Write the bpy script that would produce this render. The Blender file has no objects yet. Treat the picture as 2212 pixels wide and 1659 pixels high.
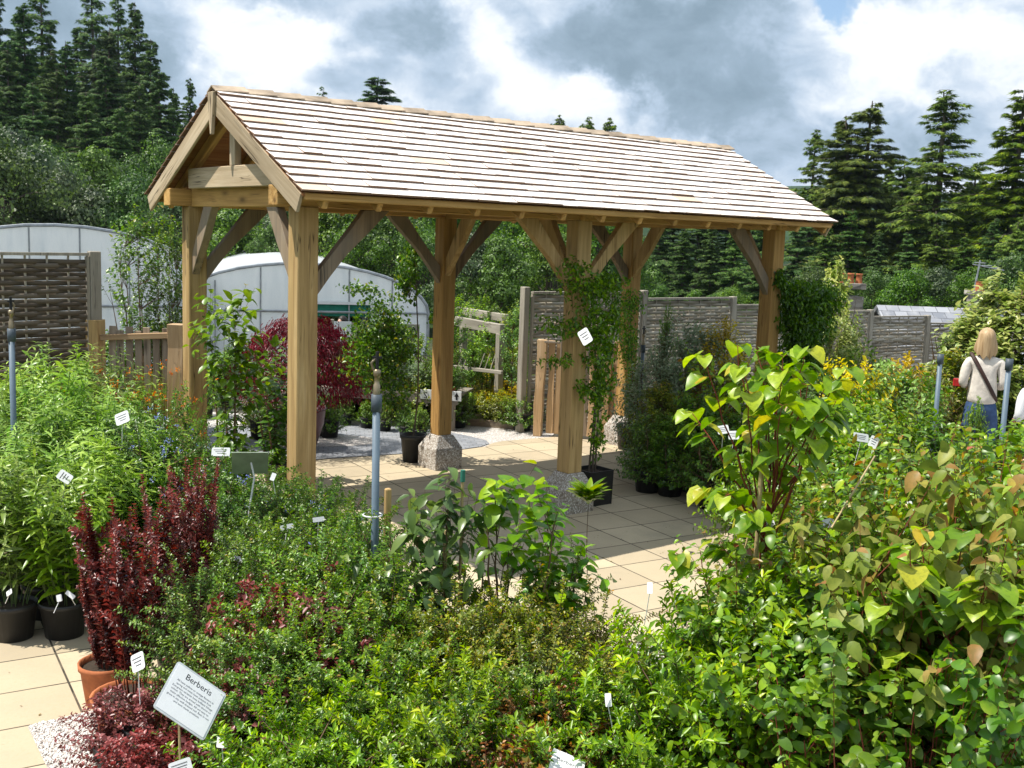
import bpy, bmesh, math, random
import numpy as np
from mathutils import Vector, Matrix, Euler, noise as mnoise
PI = math.pi
SC = bpy.context.scene
C = SC.collection
# ------------------------------------------------------------------ camera model
F_PX, PIT, ROL, YAW = 1078.645, 0.136042, 0.035624, 0.666279
CAM = np.array([-3.66358, -7.25240, 2.489])
FW = np.array([math.cos(PIT)*math.sin(YAW), math.cos(PIT)*math.cos(YAW), -math.sin(PIT)])
RT = np.array([math.cos(YAW), -math.sin(YAW), 0.0])
UP = np.cross(RT, FW)
IR = math.cos(ROL)*RT + math.sin(ROL)*UP
IU = -math.sin(ROL)*RT + math.cos(ROL)*UP
K = 1024/2212

def ray(u, v):
    """direction through a point of the photograph (in the 2212 wide view)"""
    a = u*K-512; b = 384-v*K
    return a/F_PX*IR + b/F_PX*IU + FW

def spot(u, D):
    """ground plan point at horizontal distance D, in the column u near eye level"""
    d = ray(u, 1000); n = math.hypot(d[0], d[1])
    return CAM[0]+d[0]/n*D, CAM[1]+d[1]/n*D

def at(u, v, D):
    d = ray(u, v); n = math.hypot(d[0], d[1])
    return CAM[0]+d[0]/n*D, CAM[1]+d[1]/n*D, CAM[2]+d[2]/n*D

def gnd(u, v, z=0.0):
    d = ray(u, v); t = (z-CAM[2])/d[2]
    return CAM[0]+d[0]*t, CAM[1]+d[1]*t

def zat(v, u, D):
    return at(u, v, D)[2]

def proj_u(x, y, z):
    d = np.array([x, y, z])-CAM
    return (512+F_PX*(d@IR)/(d@FW))/K

cam = bpy.data.cameras.new('camera'); camo = bpy.data.objects.new('camera', cam); C.objects.link(camo)
M = Matrix(((IR[0], IU[0], -FW[0], CAM[0]), (IR[1], IU[1], -FW[1], CAM[1]), (IR[2], IU[2], -FW[2], CAM[2]), (0, 0, 0, 1)))
camo.matrix_world = M
cam.sensor_width = 36; cam.lens = 36*F_PX/1024; cam.clip_start = 0.05; cam.clip_end = 3000
SC.camera = camo

# ------------------------------------------------------------------ node helpers
def new_mat(name):
    m = bpy.data.materials.new(name); m.use_nodes = True
    nt = m.node_tree; nt.nodes.clear()
    return m, nt
def N(nt, typ, **kw):
    n = nt.nodes.new(typ)
    for k, v in kw.items():
        if k.startswith('i_'):
            key = k[2:]; key = int(key) if key.isdigit() else key.replace('_', ' ')
            n.inputs[key].default_value = v
        else: setattr(n, k, v)
    return n
def L(nt, a, b): nt.links.new(a, b)
def rgba(c): return (c[0], c[1], c[2], 1.0)
def ramp(nt, fac, stops, interp='LINEAR'):
    r = N(nt, 'ShaderNodeValToRGB'); e = r.color_ramp.elements; r.color_ramp.interpolation = interp
    while len(e) < len(stops): e.new(0.5)
    for k, (p, c) in enumerate(stops): e[k].position = p; e[k].color = rgba(c) if hasattr(c, '__len__') else (c, c, c, 1)
    L(nt, fac, r.inputs[0]); return r.outputs[0]
def coords(nt, scale=(1, 1, 1), rot=(0, 0, 0), space='Object'):
    tc = N(nt, 'ShaderNodeTexCoord'); mp = N(nt, 'ShaderNodeMapping')
    mp.inputs['Scale'].default_value = scale; mp.inputs['Rotation'].default_value = rot
    L(nt, tc.outputs[space], mp.inputs[0]); return mp.outputs[0]
def noise(nt, vec, scale=5, detail=4, rough=0.55, dist=0.0):
    n = N(nt, 'ShaderNodeTexNoise', i_Scale=scale, i_Detail=detail, i_Roughness=rough, i_Distortion=dist)
    L(nt, vec, n.inputs['Vector']); return n.outputs['Fac']
def mixc(nt, fac, a, b, mode='MIX'):
    m = N(nt, 'ShaderNodeMix', data_type='RGBA', blend_type=mode)
    for inp, v in ((0, fac), (6, a), (7, b)):
        if hasattr(v, 'is_linked') or hasattr(v, 'links'): L(nt, v, m.inputs[inp])
        elif inp == 0: m.inputs[0].default_value = v
        else: m.inputs[inp].default_value = rgba(v)
    return m.outputs[2]
def math_(nt, op, a, b=0.0, clamp=False):
    m = N(nt, 'ShaderNodeMath', operation=op, use_clamp=clamp)
    for k, v in ((0, a), (1, b)):
        if hasattr(v, 'links'): L(nt, v, m.inputs[k])
        else: m.inputs[k].default_value = v
    return m.outputs[0]
def finish(nt, col, rough=0.7, bump=None, bstr=0.3, bdist=0.01, spec=0.3, metal=0.0):
    p = N(nt, 'ShaderNodeBsdfPrincipled'); o = N(nt, 'ShaderNodeOutputMaterial')
    if hasattr(col, 'links'): L(nt, col, p.inputs['Base Color'])
    else: p.inputs['Base Color'].default_value = rgba(col)
    if hasattr(rough, 'links'): L(nt, rough, p.inputs['Roughness'])
    else: p.inputs['Roughness'].default_value = rough
    p.inputs['Specular IOR Level'].default_value = spec; p.inputs['Metallic'].default_value = metal
    if bump is not None:
        b = N(nt, 'ShaderNodeBump', i_Strength=bstr, i_Distance=bdist); L(nt, bump, b.inputs['Height']); L(nt, b.outputs[0], p.inputs['Normal'])
    L(nt, p.outputs[0], o.inputs[0]); return p
def simple(name, col, rough=0.6, spec=0.3, metal=0.0, var=0.25, scale=8, bstr=0.15):
    m, nt = new_mat(name); v = coords(nt); n = noise(nt, v, scale, 5)
    lo = tuple(c*(1-var) for c in col); hi = tuple(min(1, c*(1+var)) for c in col)
    finish(nt, ramp(nt, n, [(0.3, lo), (0.7, hi)]), rough, n, bstr, 0.01, spec, metal); return m
def wood(name, dark, mid, light, grain=1.0, knots=True, rough=0.75, grey=0.0, rnd=0.35):
    """sawn timber, grain along local Z"""
    m, nt = new_mat(name)
    tc = N(nt, 'ShaderNodeTexCoord'); oi = N(nt, 'ShaderNodeObjectInfo')
    off = N(nt, 'ShaderNodeVectorMath', operation='ADD'); L(nt, tc.outputs['Object'], off.inputs[0])
    sc = N(nt, 'ShaderNodeVectorMath', operation='SCALE'); L(nt, oi.outputs['Random'], sc.inputs['Scale']); sc.inputs[0].default_value = (37, 21, 53); L(nt, sc.outputs[0], off.inputs[1])
    mp = N(nt, 'ShaderNodeMapping'); mp.inputs['Scale'].default_value = (16*grain, 16*grain, 0.9*grain); L(nt, off.outputs[0], mp.inputs[0])
    n1 = noise(nt, mp.outputs[0], 1.0, 6, 0.6, 0.6)
    n2 = noise(nt, off.outputs[0], 1.6, 3, 0.5)
    mp2 = N(nt, 'ShaderNodeMapping'); mp2.inputs['Scale'].default_value = (60*grain, 60*grain, 2.2*grain); L(nt, off.outputs[0], mp2.inputs[0])
    n3 = noise(nt, mp2.outputs[0], 1.0, 3, 0.7)
    c = ramp(nt, n1, [(0.28, dark), (0.5, mid), (0.72, light)])
    c = mixc(nt, ramp(nt, n3, [(0.35, 0.35), (0.6, 0.0)]), c, dark)
    c = mixc(nt, ramp(nt, n2, [(0.35, 0.0), (0.7, 0.6)]), c, tuple(x*0.72 for x in mid))
    if knots:
        vo = N(nt, 'ShaderNodeTexVoronoi', i_Scale=1.0); mp3 = N(nt, 'ShaderNodeMapping'); mp3.inputs['Scale'].default_value = (5, 5, 1.7)
        L(nt, off.outputs[0], mp3.inputs[0]); L(nt, mp3.outputs[0], vo.inputs['Vector'])
        c = mixc(nt, ramp(nt, vo.outputs['Distance'], [(0.05, 0.75), (0.12, 0.25), (0.2, 0.0)]), c, tuple(x*0.35 for x in dark))
    mpc = N(nt, 'ShaderNodeMapping'); mpc.inputs['Scale'].default_value = (22, 22, 0.8); L(nt, off.outputs[0], mpc.inputs[0])
    ck = math_(nt, 'ABSOLUTE', math_(nt, 'SUBTRACT', noise(nt, mpc.outputs[0], 1.0, 2, 0.5), 0.5)); pm = ramp(nt, noise(nt, off.outputs[0], 2.2, 2, 0.5), [(0.52, 0.0), (0.60, 1.0)])
    c = mixc(nt, math_(nt, 'MULTIPLY', ramp(nt, ck, [(0.004, 0.9), (0.016, 0.0)]), pm), c, tuple(x*0.25 for x in dark))
    if grey > 0: c = mixc(nt, math_(nt, 'MULTIPLY', ramp(nt, n2, [(0.4, 0.2), (0.6, 1.0)]), grey), c, (0.30, 0.29, 0.26))
    hsv = N(nt, 'ShaderNodeHueSaturation'); L(nt, c, hsv.inputs['Color'])
    L(nt, math_(nt, 'ADD', math_(nt, 'MULTIPLY', oi.outputs['Random'], rnd), 1-rnd*0.5), hsv.inputs['Value'])
    finish(nt, hsv.outputs[0], rough, n1, 0.5, 0.004, 0.2); return m

# ------------------------------------------------------------------ mesh builder
class MB:
    def __init__(s): s.v = []; s.f = []
    def add(s, vs, fs):
        o = len(s.v); s.v += [tuple(p) for p in vs]; s.f += [tuple(i+o for i in f) for f in fs]; return s
    def box(s, c, d, rot=None):
        x, y, z = d[0]/2, d[1]/2, d[2]/2
        vs = [Vector((i*x, j*y, k*z)) for k in (-1, 1) for j in (-1, 1) for i in (-1, 1)]
        if rot is not None: vs = [rot @ p for p in vs]
        vs = [p+Vector(c) for p in vs]
        return s.add(vs, [(0, 2, 3, 1), (4, 5, 7, 6), (0, 1, 5, 4), (2, 6, 7, 3), (0, 4, 6, 2), (1, 3, 7, 5)])
    def bar(s, a, b, w, h, up=(0, 0, 1)):
        a, b = Vector(a), Vector(b); z = (b-a); ln = z.length; z = z.normalized(); x = Vector(up).cross(z)
        if x.length < 1e-4: x = Vector((1, 0, 0)).cross(z)
        x.normalize(); y = z.cross(x)
        return s.box((a+b)/2, (w, h, ln), Matrix((x, y, z)).transposed())
    def tube(s, pts, r, n=8, cap=True):
        pts = [Vector(p) for p in pts]; rs = r if hasattr(r, '__len__') else [r]*len(pts); vs = []; fs = []
        prev = None
        for i, p in enumerate(pts):
            t = (pts[min(i+1, len(pts)-1)]-pts[max(i-1, 0)]).normalized()
            x = t.orthogonal() if prev is None else (prev - t*prev.dot(t))
            x.normalize(); prev = x; y = t.cross(x)
            for k in range(n):
                a = 2*PI*k/n; vs.append(p+(x*math.cos(a)+y*math.sin(a))*rs[i])
        for i in range(len(pts)-1):
            for k in range(n): fs.append((i*n+k, i*n+(k+1) % n, (i+1)*n+(k+1) % n, (i+1)*n+k))
        if cap: fs += [tuple(range(n-1, -1, -1)), tuple(range((len(pts)-1)*n, len(pts)*n))]
        return s.add(vs, fs)
    def lathe(s, prof, n=20, c=(0, 0, 0)):
        vs = []; fs = []
        for r, z in prof:
            for k in range(n):
                a = 2*PI*k/n; vs.append((c[0]+r*math.cos(a), c[1]+r*math.sin(a), c[2]+z))
        for i in range(len(prof)-1):
            for k in range(n): fs.append((i*n+k, i*n+(k+1) % n, (i+1)*n+(k+1) % n, (i+1)*n+k))
        return s.add(vs, fs)
    def prism(s, poly, o, ax, ay, n, t):
        """polygon (a,b) in plane o+a*ax+b*ay, extruded t along n"""
        o, ax, ay, n = Vector(o), Vector(ax), Vector(ay), Vector(n); k = len(poly)
        vs = [o+ax*a+ay*b for a, b in poly]+[o+ax*a+ay*b+n*t for a, b in poly]
        return s.add(vs, [tuple(range(k-1, -1, -1)), tuple(range(k, 2*k))]+[(i, (i+1) % k, k+(i+1) % k, k+i) for i in range(k)])
    def build(s, name, mat, parent=None, smooth=False, bevel=0.0):
        me = bpy.data.meshes.new(name); me.from_pydata([tuple(p) for p in s.v], [], s.f)
        bm = bmesh.new(); bm.from_mesh(me); bmesh.ops.recalc_face_normals(bm, faces=bm.faces)
        if bevel > 0: bmesh.ops.bevel(bm, geom=list(bm.edges), offset=bevel, segments=1, affect='EDGES')
        bm.to_mesh(me); bm.free()
        if smooth: me.polygons.foreach_set('use_smooth', [True]*len(me.polygons))
        me.materials.append(mat); o = bpy.data.objects.new(name, me); C.objects.link(o)
        if parent is not None: o.parent = parent
        return o
def tag(o, label=None, cat=None, group=None, kind=None):
    if label: o['label'] = label
    if cat: o['category'] = cat
    if group: o['group'] = group
    if kind: o['kind'] = kind
    return o
def thing(name, loc=(0, 0, 0), rz=0.0, label=None, cat=None, group=None):
    o = bpy.data.objects.new(name, None); C.objects.link(o); o.location = loc; o.rotation_euler = (0, 0, rz); o.empty_display_size = 0.1
    return tag(o, label, cat, group)
KIDS = {}
def children(o): return [c for c in bpy.data.objects if c.parent == o]
def copy_tree(o, parent=None):
    c = o.copy(); C.objects.link(c)
    if parent is not None: c.parent = parent
    for ch in list(o.children): copy_tree(ch, c)
    return c
def beam(name, a, b, w, h, mat, parent, up=(0, 0, 1), bevel=0.006):
    """rectangular timber with its grain along local Z; w across 'up x axis', h along up"""
    a, b = Vector(a), Vector(b); z = b-a; ln = z.length; z.normalize(); x = Vector(up).cross(z)
    if x.length < 1e-4: x = Vector((1, 0, 0))
    x.normalize(); y = z.cross(x)
    o = MB().box((0, 0, ln/2), (w, h, ln)).build(name, mat, parent, bevel=bevel)
    R = Matrix((x, y, z)).transposed().to_4x4()
    o.matrix_local = Matrix.Translation(a) @ R
    return o
def text_mesh(body, size, extrude=0.0, align='CENTER', spacing=1.0):
    cu = bpy.data.curves.new('txt', 'FONT'); cu.body = body; cu.size = size; cu.align_x = align; cu.align_y = 'TOP'; cu.extrude = extrude; cu.space_line = spacing; cu.resolution_u = 2
    t = bpy.data.objects.new('txt', cu); C.objects.link(t); bpy.context.view_layer.update()
    dg = bpy.context.evaluated_depsgraph_get(); me = bpy.data.meshes.new_from_object(t.evaluated_get(dg))
    bpy.data.objects.remove(t); bpy.data.curves.remove(cu); return me
def text_obj(name, body, size, mat, parent, mw, **kw):
    me = text_mesh(body, size, **kw); me.materials.clear(); me.materials.append(mat)
    o = bpy.data.objects.new(name, me); C.objects.link(o); o.parent = parent; o.matrix_local = mw; return o
def sm(a, b, x):
    t = min(1, max(0, (x-a)/(b-a))); return t*t*(3-2*t)
# ------------------------------------------------------------------ light, sky
EL, AZ = math.radians(61), None
sun_vec = Vector((-0.44, 0.30, 1.0)).normalized()     # towards the sun
el = math.asin(sun_vec.z); az = math.atan2(sun_vec.x, sun_vec.y)
sl = bpy.data.lights.new('sun', 'SUN'); sl.energy = 5.0; sl.angle = math.radians(0.5); sl.color = (1.0, 0.95, 0.86)
so = bpy.data.objects.new('sun', sl); C.objects.link(so); so.rotation_euler = (-sun_vec).to_track_quat('-Z', 'Y').to_euler(); so.location = (0, 0, 30)
W = bpy.data.worlds.new('World'); SC.world = W; W.use_nodes = True; nt = W.node_tree; nt.nodes.clear()
sky = N(nt, 'ShaderNodeTexSky', sky_type='NISHITA', sun_disc=False, sun_elevation=el, sun_rotation=az, air_density=1.0, dust_density=0.2, ozone_density=1.5)
bg1 = N(nt, 'ShaderNodeBackground', i_Strength=0.13); L(nt, sky.outputs[0], bg1.inputs[0])
tc = N(nt, 'ShaderNodeTexCoord'); D = tc.outputs['Generated']
# project directions on a cloud layer so that clouds flatten towards the horizon
sx = N(nt, 'ShaderNodeSeparateXYZ'); L(nt, D, sx.inputs[0])
den = math_(nt, 'ADD', math_(nt, 'MAXIMUM', sx.outputs[2], 0.0), 0.22)
cx = N(nt, 'ShaderNodeCombineXYZ'); L(nt, math_(nt, 'DIVIDE', sx.outputs[0], den), cx.inputs[0]); L(nt, math_(nt, 'DIVIDE', sx.outputs[1], den), cx.inputs[1])
P = cx.outputs[0]
mpw = N(nt, 'ShaderNodeMapping'); mpw.inputs['Scale'].default_value = (1, 1, 1.7); L(nt, D, mpw.inputs[0])
nA = noise(nt, mpw.outputs[0], 5.5, 5, 0.55, 0.2)
nB = noise(nt, mpw.outputs[0], 15.0, 7, 0.62, 0.35)
warp = N(nt, 'ShaderNodeTexNoise', i_Scale=8.0, i_Detail=6.0, i_Roughness=0.6); L(nt, D, warp.inputs['Vector'])
wv = N(nt, 'ShaderNodeVectorMath', operation='SUBTRACT'); L(nt, warp.outputs['Color'], wv.inputs[0]); wv.inputs[1].default_value = (0.5, 0.5, 0.5)
ws = N(nt, 'ShaderNodeVectorMath', operation='SCALE'); L(nt, wv.outputs[0], ws.inputs[0]); ws.inputs['Scale'].default_value = 0.16
wa = N(nt, 'ShaderNodeVectorMath', operation='ADD'); L(nt, D, wa.inputs[0]); L(nt, ws.outputs[0], wa.inputs[1])
wn = N(nt, 'ShaderNodeVectorMath', operation='NORMALIZE'); L(nt, wa.outputs[0], wn.inputs[0])
wz = N(nt, 'ShaderNodeVectorMath', operation='MULTIPLY'); L(nt, wn.outputs[0], wz.inputs[0]); wz.inputs[1].default_value = (1, 1, 1.9)
def blob(u, v, rx, val, soft=1.0):
    """cloud mass of angular radius rx (photo units) around a direction, adds val"""
    d = ray(u, v); d = d/np.linalg.norm(d)
    dp = N(nt, 'ShaderNodeVectorMath', operation='DISTANCE'); L(nt, wz.outputs[0], dp.inputs[0]); dp.inputs[1].default_value = (d[0], d[1], d[2]*1.9)
    r = rx*K/F_PX
    mr = N(nt, 'ShaderNodeMapRange', interpolation_type='SMOOTHSTEP'); L(nt, dp.outputs['Value'], mr.inputs[0])
    mr.inputs[1].default_value = r*(1+0.35*soft); mr.inputs[2].default_value = r*(1-0.75*soft); mr.inputs[3].default_value = 0; mr.inputs[4].default_value = val
    return mr.outputs[0]
BL = [(1560, 125, 270, -.40), (1330, 95, 200, -.28), (1640, 60, 140, -.12), (1480, 190, 140, -.14), (870, 150, 230, -.26), (830, 60, 120, -.16), (690, 230, 130, -.10), (1150, 20, 100, -.10), (200, 60, 260, -.30), (420, 200, 150, -.18), (1980, 240, 210, -.24), (1620, 310, 170, -.18), (2050, 320, 120, -.10), (1400, 20, 160, -.15),
      (580, 110, 190, .36), (470, 60, 140, .20), (700, 90, 120, .20), (1050, 50, 130, .30), (1140, 190, 180, .34), (1000, 120, 100, .16), (1330, 250, 130, .22), (1850, 110, 190, .40), (1790, 210, 110, .20), (2130, 140, 170, .32), (2000, 60, 140, .20), (1520, 300, 80, .12), (2190, 300, 120, .16), (2080, 370, 130, .16), (900, 280, 200, .14)]
acc = math_(nt, 'ADD', math_(nt, 'MULTIPLY', math_(nt, 'SUBTRACT', nA, 0.5), 1.0), 0.60)
acc = math_(nt, 'ADD', acc, math_(nt, 'MULTIPLY', math_(nt, 'SUBTRACT', nB, 0.5), 0.95))
for b in BL: acc = math_(nt, 'ADD', acc, blob(b[0], b[1], b[2], b[3]*(0.9 if b[3] < 0 else 0.72), 0.6))
ccol = ramp(nt, acc, [(0.0, (0.23, 0.32, 0.40)), (0.25, (0.30, 0.40, 0.50)), (0.45, (0.43, 0.54, 0.67)), (0.62, (0.60, 0.69, 0.80)), (0.78, (0.82, 0.87, 0.92)), (1.0, (0.98, 0.98, 0.98))])
bg2 = N(nt, 'ShaderNodeBackground', i_Strength=0.94); L(nt, ccol, bg2.inputs[0])
hole = math_(nt, 'ADD', blob(1825, -18, 52, 1.0, 0.8), 0.0)
hi = ramp(nt, noise(nt, P, 1.1, 6, 0.5), [(0.60, 0.0), (0.68, 1.0)])
up = math_(nt, 'GREATER_THAN', sx.outputs[2], 0.62)
holes = math_(nt, 'MAXIMUM', hole, math_(nt, 'MULTIPLY', hi, up), True)
mx = N(nt, 'ShaderNodeMixShader'); L(nt, holes, mx.inputs[0]); L(nt, bg2.outputs[0], mx.inputs[1]); L(nt, bg1.outputs[0], mx.inputs[2])
wo = N(nt, 'ShaderNodeOutputWorld'); L(nt, mx.outputs[0], wo.inputs[0])
W.cycles.sampling_method = 'MANUAL'; W.cycles.sample_map_resolution = 256
SC.view_settings.view_transform = 'Standard'; SC.view_settings.look = 'None'; SC.view_settings.exposure = 0.35; SC.view_settings.gamma = 1.0
cy = SC.cycles; cy.max_bounces = 5; cy.diffuse_bounces = 2; cy.glossy_bounces = 2; cy.transmission_bounces = 4; cy.transparent_max_bounces = 8; cy.volume_bounces = 0
cy.caustics_reflective = False; cy.caustics_refractive = False; cy.use_denoising = True

# ------------------------------------------------------------------ air
m_air, nt = new_mat('air'); pv = N(nt, 'ShaderNodeVolumePrincipled'); pv.inputs['Color'].default_value = (0.62, 0.74, 0.90, 1); pv.inputs['Density'].default_value = 0.0002; pv.inputs['Anisotropy'].default_value = 0.3
o_ = N(nt, 'ShaderNodeOutputMaterial'); L(nt, pv.outputs[0], o_.inputs['Volume'])
hz = MB().box((0, 0, 30), (1500, 1500, 76)).build('haze', m_air); tag(hz, kind='stuff')
# ------------------------------------------------------------------ terrain
def ground_z(x, y):
    dx, dy = x-CAM[0], y-CAM[1]; r = math.hypot(dx, dy)
    a = math.atan2(dx, dy)-YAW; a = (a+PI) % (2*PI)-PI      # 0 = view axis, + right
    t = max(-1, min(1, a/0.6))
    z = -0.75*sm(15.5, 19, r)*(1-0.3*max(0, t))
    z += sm(24, 70, r)*(-2.6*max(0, t+0.1)+1.4*max(0, -t))
    z += sm(90, 420, r)*(20+9*max(0, t)+6*max(0, -t)) + 12*sm(420, 700, r)
    return z
m_soil, nt = new_mat('soil'); v = coords(nt, space='Object')
n1 = noise(nt, v, 3, 6); n2 = noise(nt, v, 60, 3); n3 = noise(nt, v, 0.02, 5, 0.7)
col = ramp(nt, n2, [(0.3, (0.05, 0.045, 0.04)), (0.5, (0.10, 0.09, 0.075)), (0.7, (0.20, 0.18, 0.15))])
col = mixc(nt, ramp(nt, n1, [(0.45, 0), (0.65, 0.6)]), col, (0.05, 0.08, 0.02))
tcn = N(nt, 'ShaderNodeTexCoord'); ln = N(nt, 'ShaderNodeVectorMath', operation='LENGTH'); L(nt, tcn.outputs['Object'], ln.inputs[0])
far = N(nt, 'ShaderNodeMapRange'); L(nt, ln.outputs['Value'], far.inputs[0]); far.inputs[1].default_value = 18; far.inputs[2].default_value = 30
grass = ramp(nt, noise(nt, v, 0.6, 6, 0.7), [(0.3, (0.015, 0.035, 0.010)), (0.7, (0.04, 0.075, 0.018))])
wood_ = ramp(nt, noise(nt, v, 0.35, 8, 0.8), [(0.35, (0.009, 0.024, 0.011)), (0.65, (0.028, 0.055, 0.018))])
fld = mixc(nt, ramp(nt, noise(nt, v, 0.012, 3, 0.5), [(0.48, 0), (0.54, 1)]), wood_, (0.030, 0.062, 0.024))
far2 = N(nt, 'ShaderNodeMapRange'); L(nt, ln.outputs['Value'], far2.inputs[0]); far2.inputs[1].default_value = 80; far2.inputs[2].default_value = 120
col = mixc(nt, far.outputs[0], col, mixc(nt, far2.outputs[0], grass, fld))
finish(nt, col, 0.95, n2, 0.6, 0.02, 0.1)
rs = [0.0]+list(np.linspace(2, 30, 29))+[34, 40, 48, 58, 70, 85, 105, 130, 160, 200, 250, 310, 380, 460, 560, 640, 700]
na = 120; vs = []; fs = []
for i, r in enumerate(rs):
    for k in range(na):
        a = 2*PI*k/na; x, y = CAM[0]+r*math.sin(a), CAM[1]+r*math.cos(a); z = ground_z(x, y)
        if r > 100: z += (mnoise.noise(Vector((x*0.006, y*0.006, 0)))*12+mnoise.noise(Vector((x*0.02, y*0.02, 3)))*4)*sm(100, 300, r)
        vs.append((x, y, z-0.012))
for i in range(len(rs)-1):
    for k in range(na): fs.append((i*na+k, i*na+(k+1) % na, (i+1)*na+(k+1) % na, (i+1)*na+k))
mb = MB(); mb.add(vs, fs); g = mb.build('ground', m_soil, smooth=True); tag(g, kind='structure')

def sheet(name, poly, z, mat, label=None):
    me = bpy.data.meshes.new(name); me.from_pydata([(x, y, z) for x, y in poly], [], [tuple(range(len(poly)))])
    me.materials.append(mat); o = bpy.data.objects.new(name, me); C.objects.link(o); tag(o, kind='structure')
    if me.polygons[0].normal.z < 0: me.flip_normals()
    return o
# riven cream paving slabs, 450 mm, laid on a grid turned a few degrees from the shelter
m_slab, nt = new_mat('paving'); v = coords(nt, rot=(0, 0, math.radians(7.0)))
off = N(nt, 'ShaderNodeVectorMath', operation='ADD'); L(nt, v, off.inputs[0]); off.inputs[1].default_value = SLAB_OFF = (0.075, 0.30, 0)
br = N(nt, 'ShaderNodeTexBrick', offset=0.0, squash=1.0, i_Scale=1.0); br.inputs['Brick Width'].default_value = 0.45; br.inputs['Row Height'].default_value = 0.45
br.inputs['Mortar Size'].default_value = 0.0065; br.inputs['Mortar Smooth'].default_value = 0.3; br.inputs['Bias'].default_value = 0
br.inputs['Color1'].default_value = (0, 0, 0, 1); br.inputs['Color2'].default_value = (1, 1, 1, 1); br.inputs['Mortar'].default_value = (0.5, 0.5, 0.5, 1)
L(nt, off.outputs[0], br.inputs['Vector'])
base = ramp(nt, br.outputs['Color'], [(0, (0.43, 0.355, 0.245)), (1, (0.58, 0.485, 0.335))])
nn = noise(nt, v, 2.3, 7, 0.65); base = mixc(nt, ramp(nt, nn, [(0.35, 0.35), (0.6, 0)]), base, (0.40, 0.33, 0.235))
ns = noise(nt, v, 45, 3, 0.6); base = mixc(nt, ramp(nt, ns, [(0.3, 0.35), (0.5, 0)]), base, (0.45, 0.36, 0.22))
st = noise(nt, v, 0.9, 6, 0.7); base = mixc(nt, ramp(nt, st, [(0.52, 0.0), (0.66, 0.45)]), base, (0.33, 0.285, 0.21))
sp = noise(nt, v, 14, 2, 0.5); base = mixc(nt, ramp(nt, sp, [(0.72, 0.0), (0.78, 0.5)]), base, (0.2, 0.15, 0.08))
jn = ramp(nt, noise(nt, v, 6, 4), [(0.4, (0.045, 0.04, 0.03)), (0.65, (0.16, 0.13, 0.09))])
base = mixc(nt, br.outputs['Fac'], base, jn)
hgt = math_(nt, 'SUBTRACT', math_(nt, 'MULTIPLY', ns, 0.25), math_(nt, 'MULTIPLY', br.outputs['Fac'], 1.0))
finish(nt, base, 0.85, hgt, 0.5, 0.01, 0.25)
E1 = [(5.6, -5.2), (-4.0, -5.2)]
slab_poly = [(-3.4, -6.2), (-4.2, 0.6), (-1.6, 1.3), (0.2, 3.35), (1.7, 3.14), (2.8, 2.93), (3.54, 2.82), (3.9, 2.84), (4.09, 2.97), (4.3, 3.03), (4.8, 2.98), (5.6, 2.9), (6.3, 1.2), (7.5, -1.5), (8.5, -5.5), (3, -7)]
sheet('paving', slab_poly, 0.0, m_slab)
# white gravel and grey setts round the planted circle
m_gravel, nt = new_mat('gravel'); v = coords(nt); vo = N(nt, 'ShaderNodeTexVoronoi', i_Scale=55.0); L(nt, v, vo.inputs['Vector'])
cc = ramp(nt, vo.outputs['Color'], [(0.1, (0.45, 0.40, 0.36)), (0.5, (0.68, 0.64, 0.60)), (0.9, (0.82, 0.80, 0.77))])
finish(nt, mixc(nt, ramp(nt, vo.outputs['Distance'], [(0.3, 0), (0.6, 0.7)]), cc, (0.3, 0.27, 0.25)), 0.8, vo.outputs['Distance'], -0.6, 0.02)
sheet('gravel', [(-0.4, 2.4), (2.0, 2.6), (4.6, 2.6), (5.3, 3.2), (5.0, 3.6), (4.45, 4.4), (3.95, 4.72), (3.23, 5.3), (2.0, 6.6), (0.6, 7.6), (-1.5, 5.0)], -0.004, m_gravel)
m_setts, nt = new_mat('setts'); v = coords(nt, rot=(0, 0, 0.5)); br = N(nt, 'ShaderNodeTexBrick', i_Scale=1.0); L(nt, v, br.inputs['Vector'])
br.inputs['Brick Width'].default_value = 0.11; br.inputs['Row Height'].default_value = 0.1; br.inputs['Mortar Size'].default_value = 0.006; br.inputs['Mortar'].default_value = (0.16, 0.16, 0.17, 1)
br.inputs['Color1'].default_value = (0.20, 0.215, 0.24, 1); br.inputs['Color2'].default_value = (0.29, 0.305, 0.33, 1)
finish(nt, mixc(nt, ramp(nt, noise(nt, v, 9, 5), [(0.4, 0), (0.7, 0.4)]), br.outputs['Color'], (0.38, 0.38, 0.39)), 0.8, br.outputs['Fac'], -0.4, 0.01)
sheet('paved_circle', [(0.2, 3.36), (1.2, 3.24), (2.07, 3.09), (2.8, 2.95), (3.54, 2.83), (3.85, 2.86), (4.05, 2.96), (4.14, 3.15), (4.12, 3.45), (4.05, 3.8), (3.85, 4.2), (3.55, 4.52), (3.1, 4.93), (2.5, 5.25), (1.6, 5.4), (0.8, 5.2), (0.3, 4.4)], 0.004, m_setts)
sheet('gravel_island', [(2.35+0.62*math.cos(a)-0.1*math.sin(a), 4.05+0.45*math.sin(a)-0.15*math.cos(a)) for a in np.linspace(0, 2*PI, 24, endpoint=False)]+[], 0.008, m_gravel)
# foreground planting bed covered with pale stone chippings
bp = [gnd(60, 1572), gnd(172, 1546), gnd(420, 1480), gnd(700, 1420), gnd(1000, 1400), gnd(1300, 1395), gnd(1520, 1380), gnd(1620, 1250), gnd(1700, 1120), gnd(1900, 1080), gnd(2300, 1050)]
bp += [(5.5, -6.0), (0.0, -8.5), (-3.4, -6.4), gnd(130, 1720)]
sheet('gravel_bed', bp, 0.005, m_gravel)
rng = np.random.default_rng(5)
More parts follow.
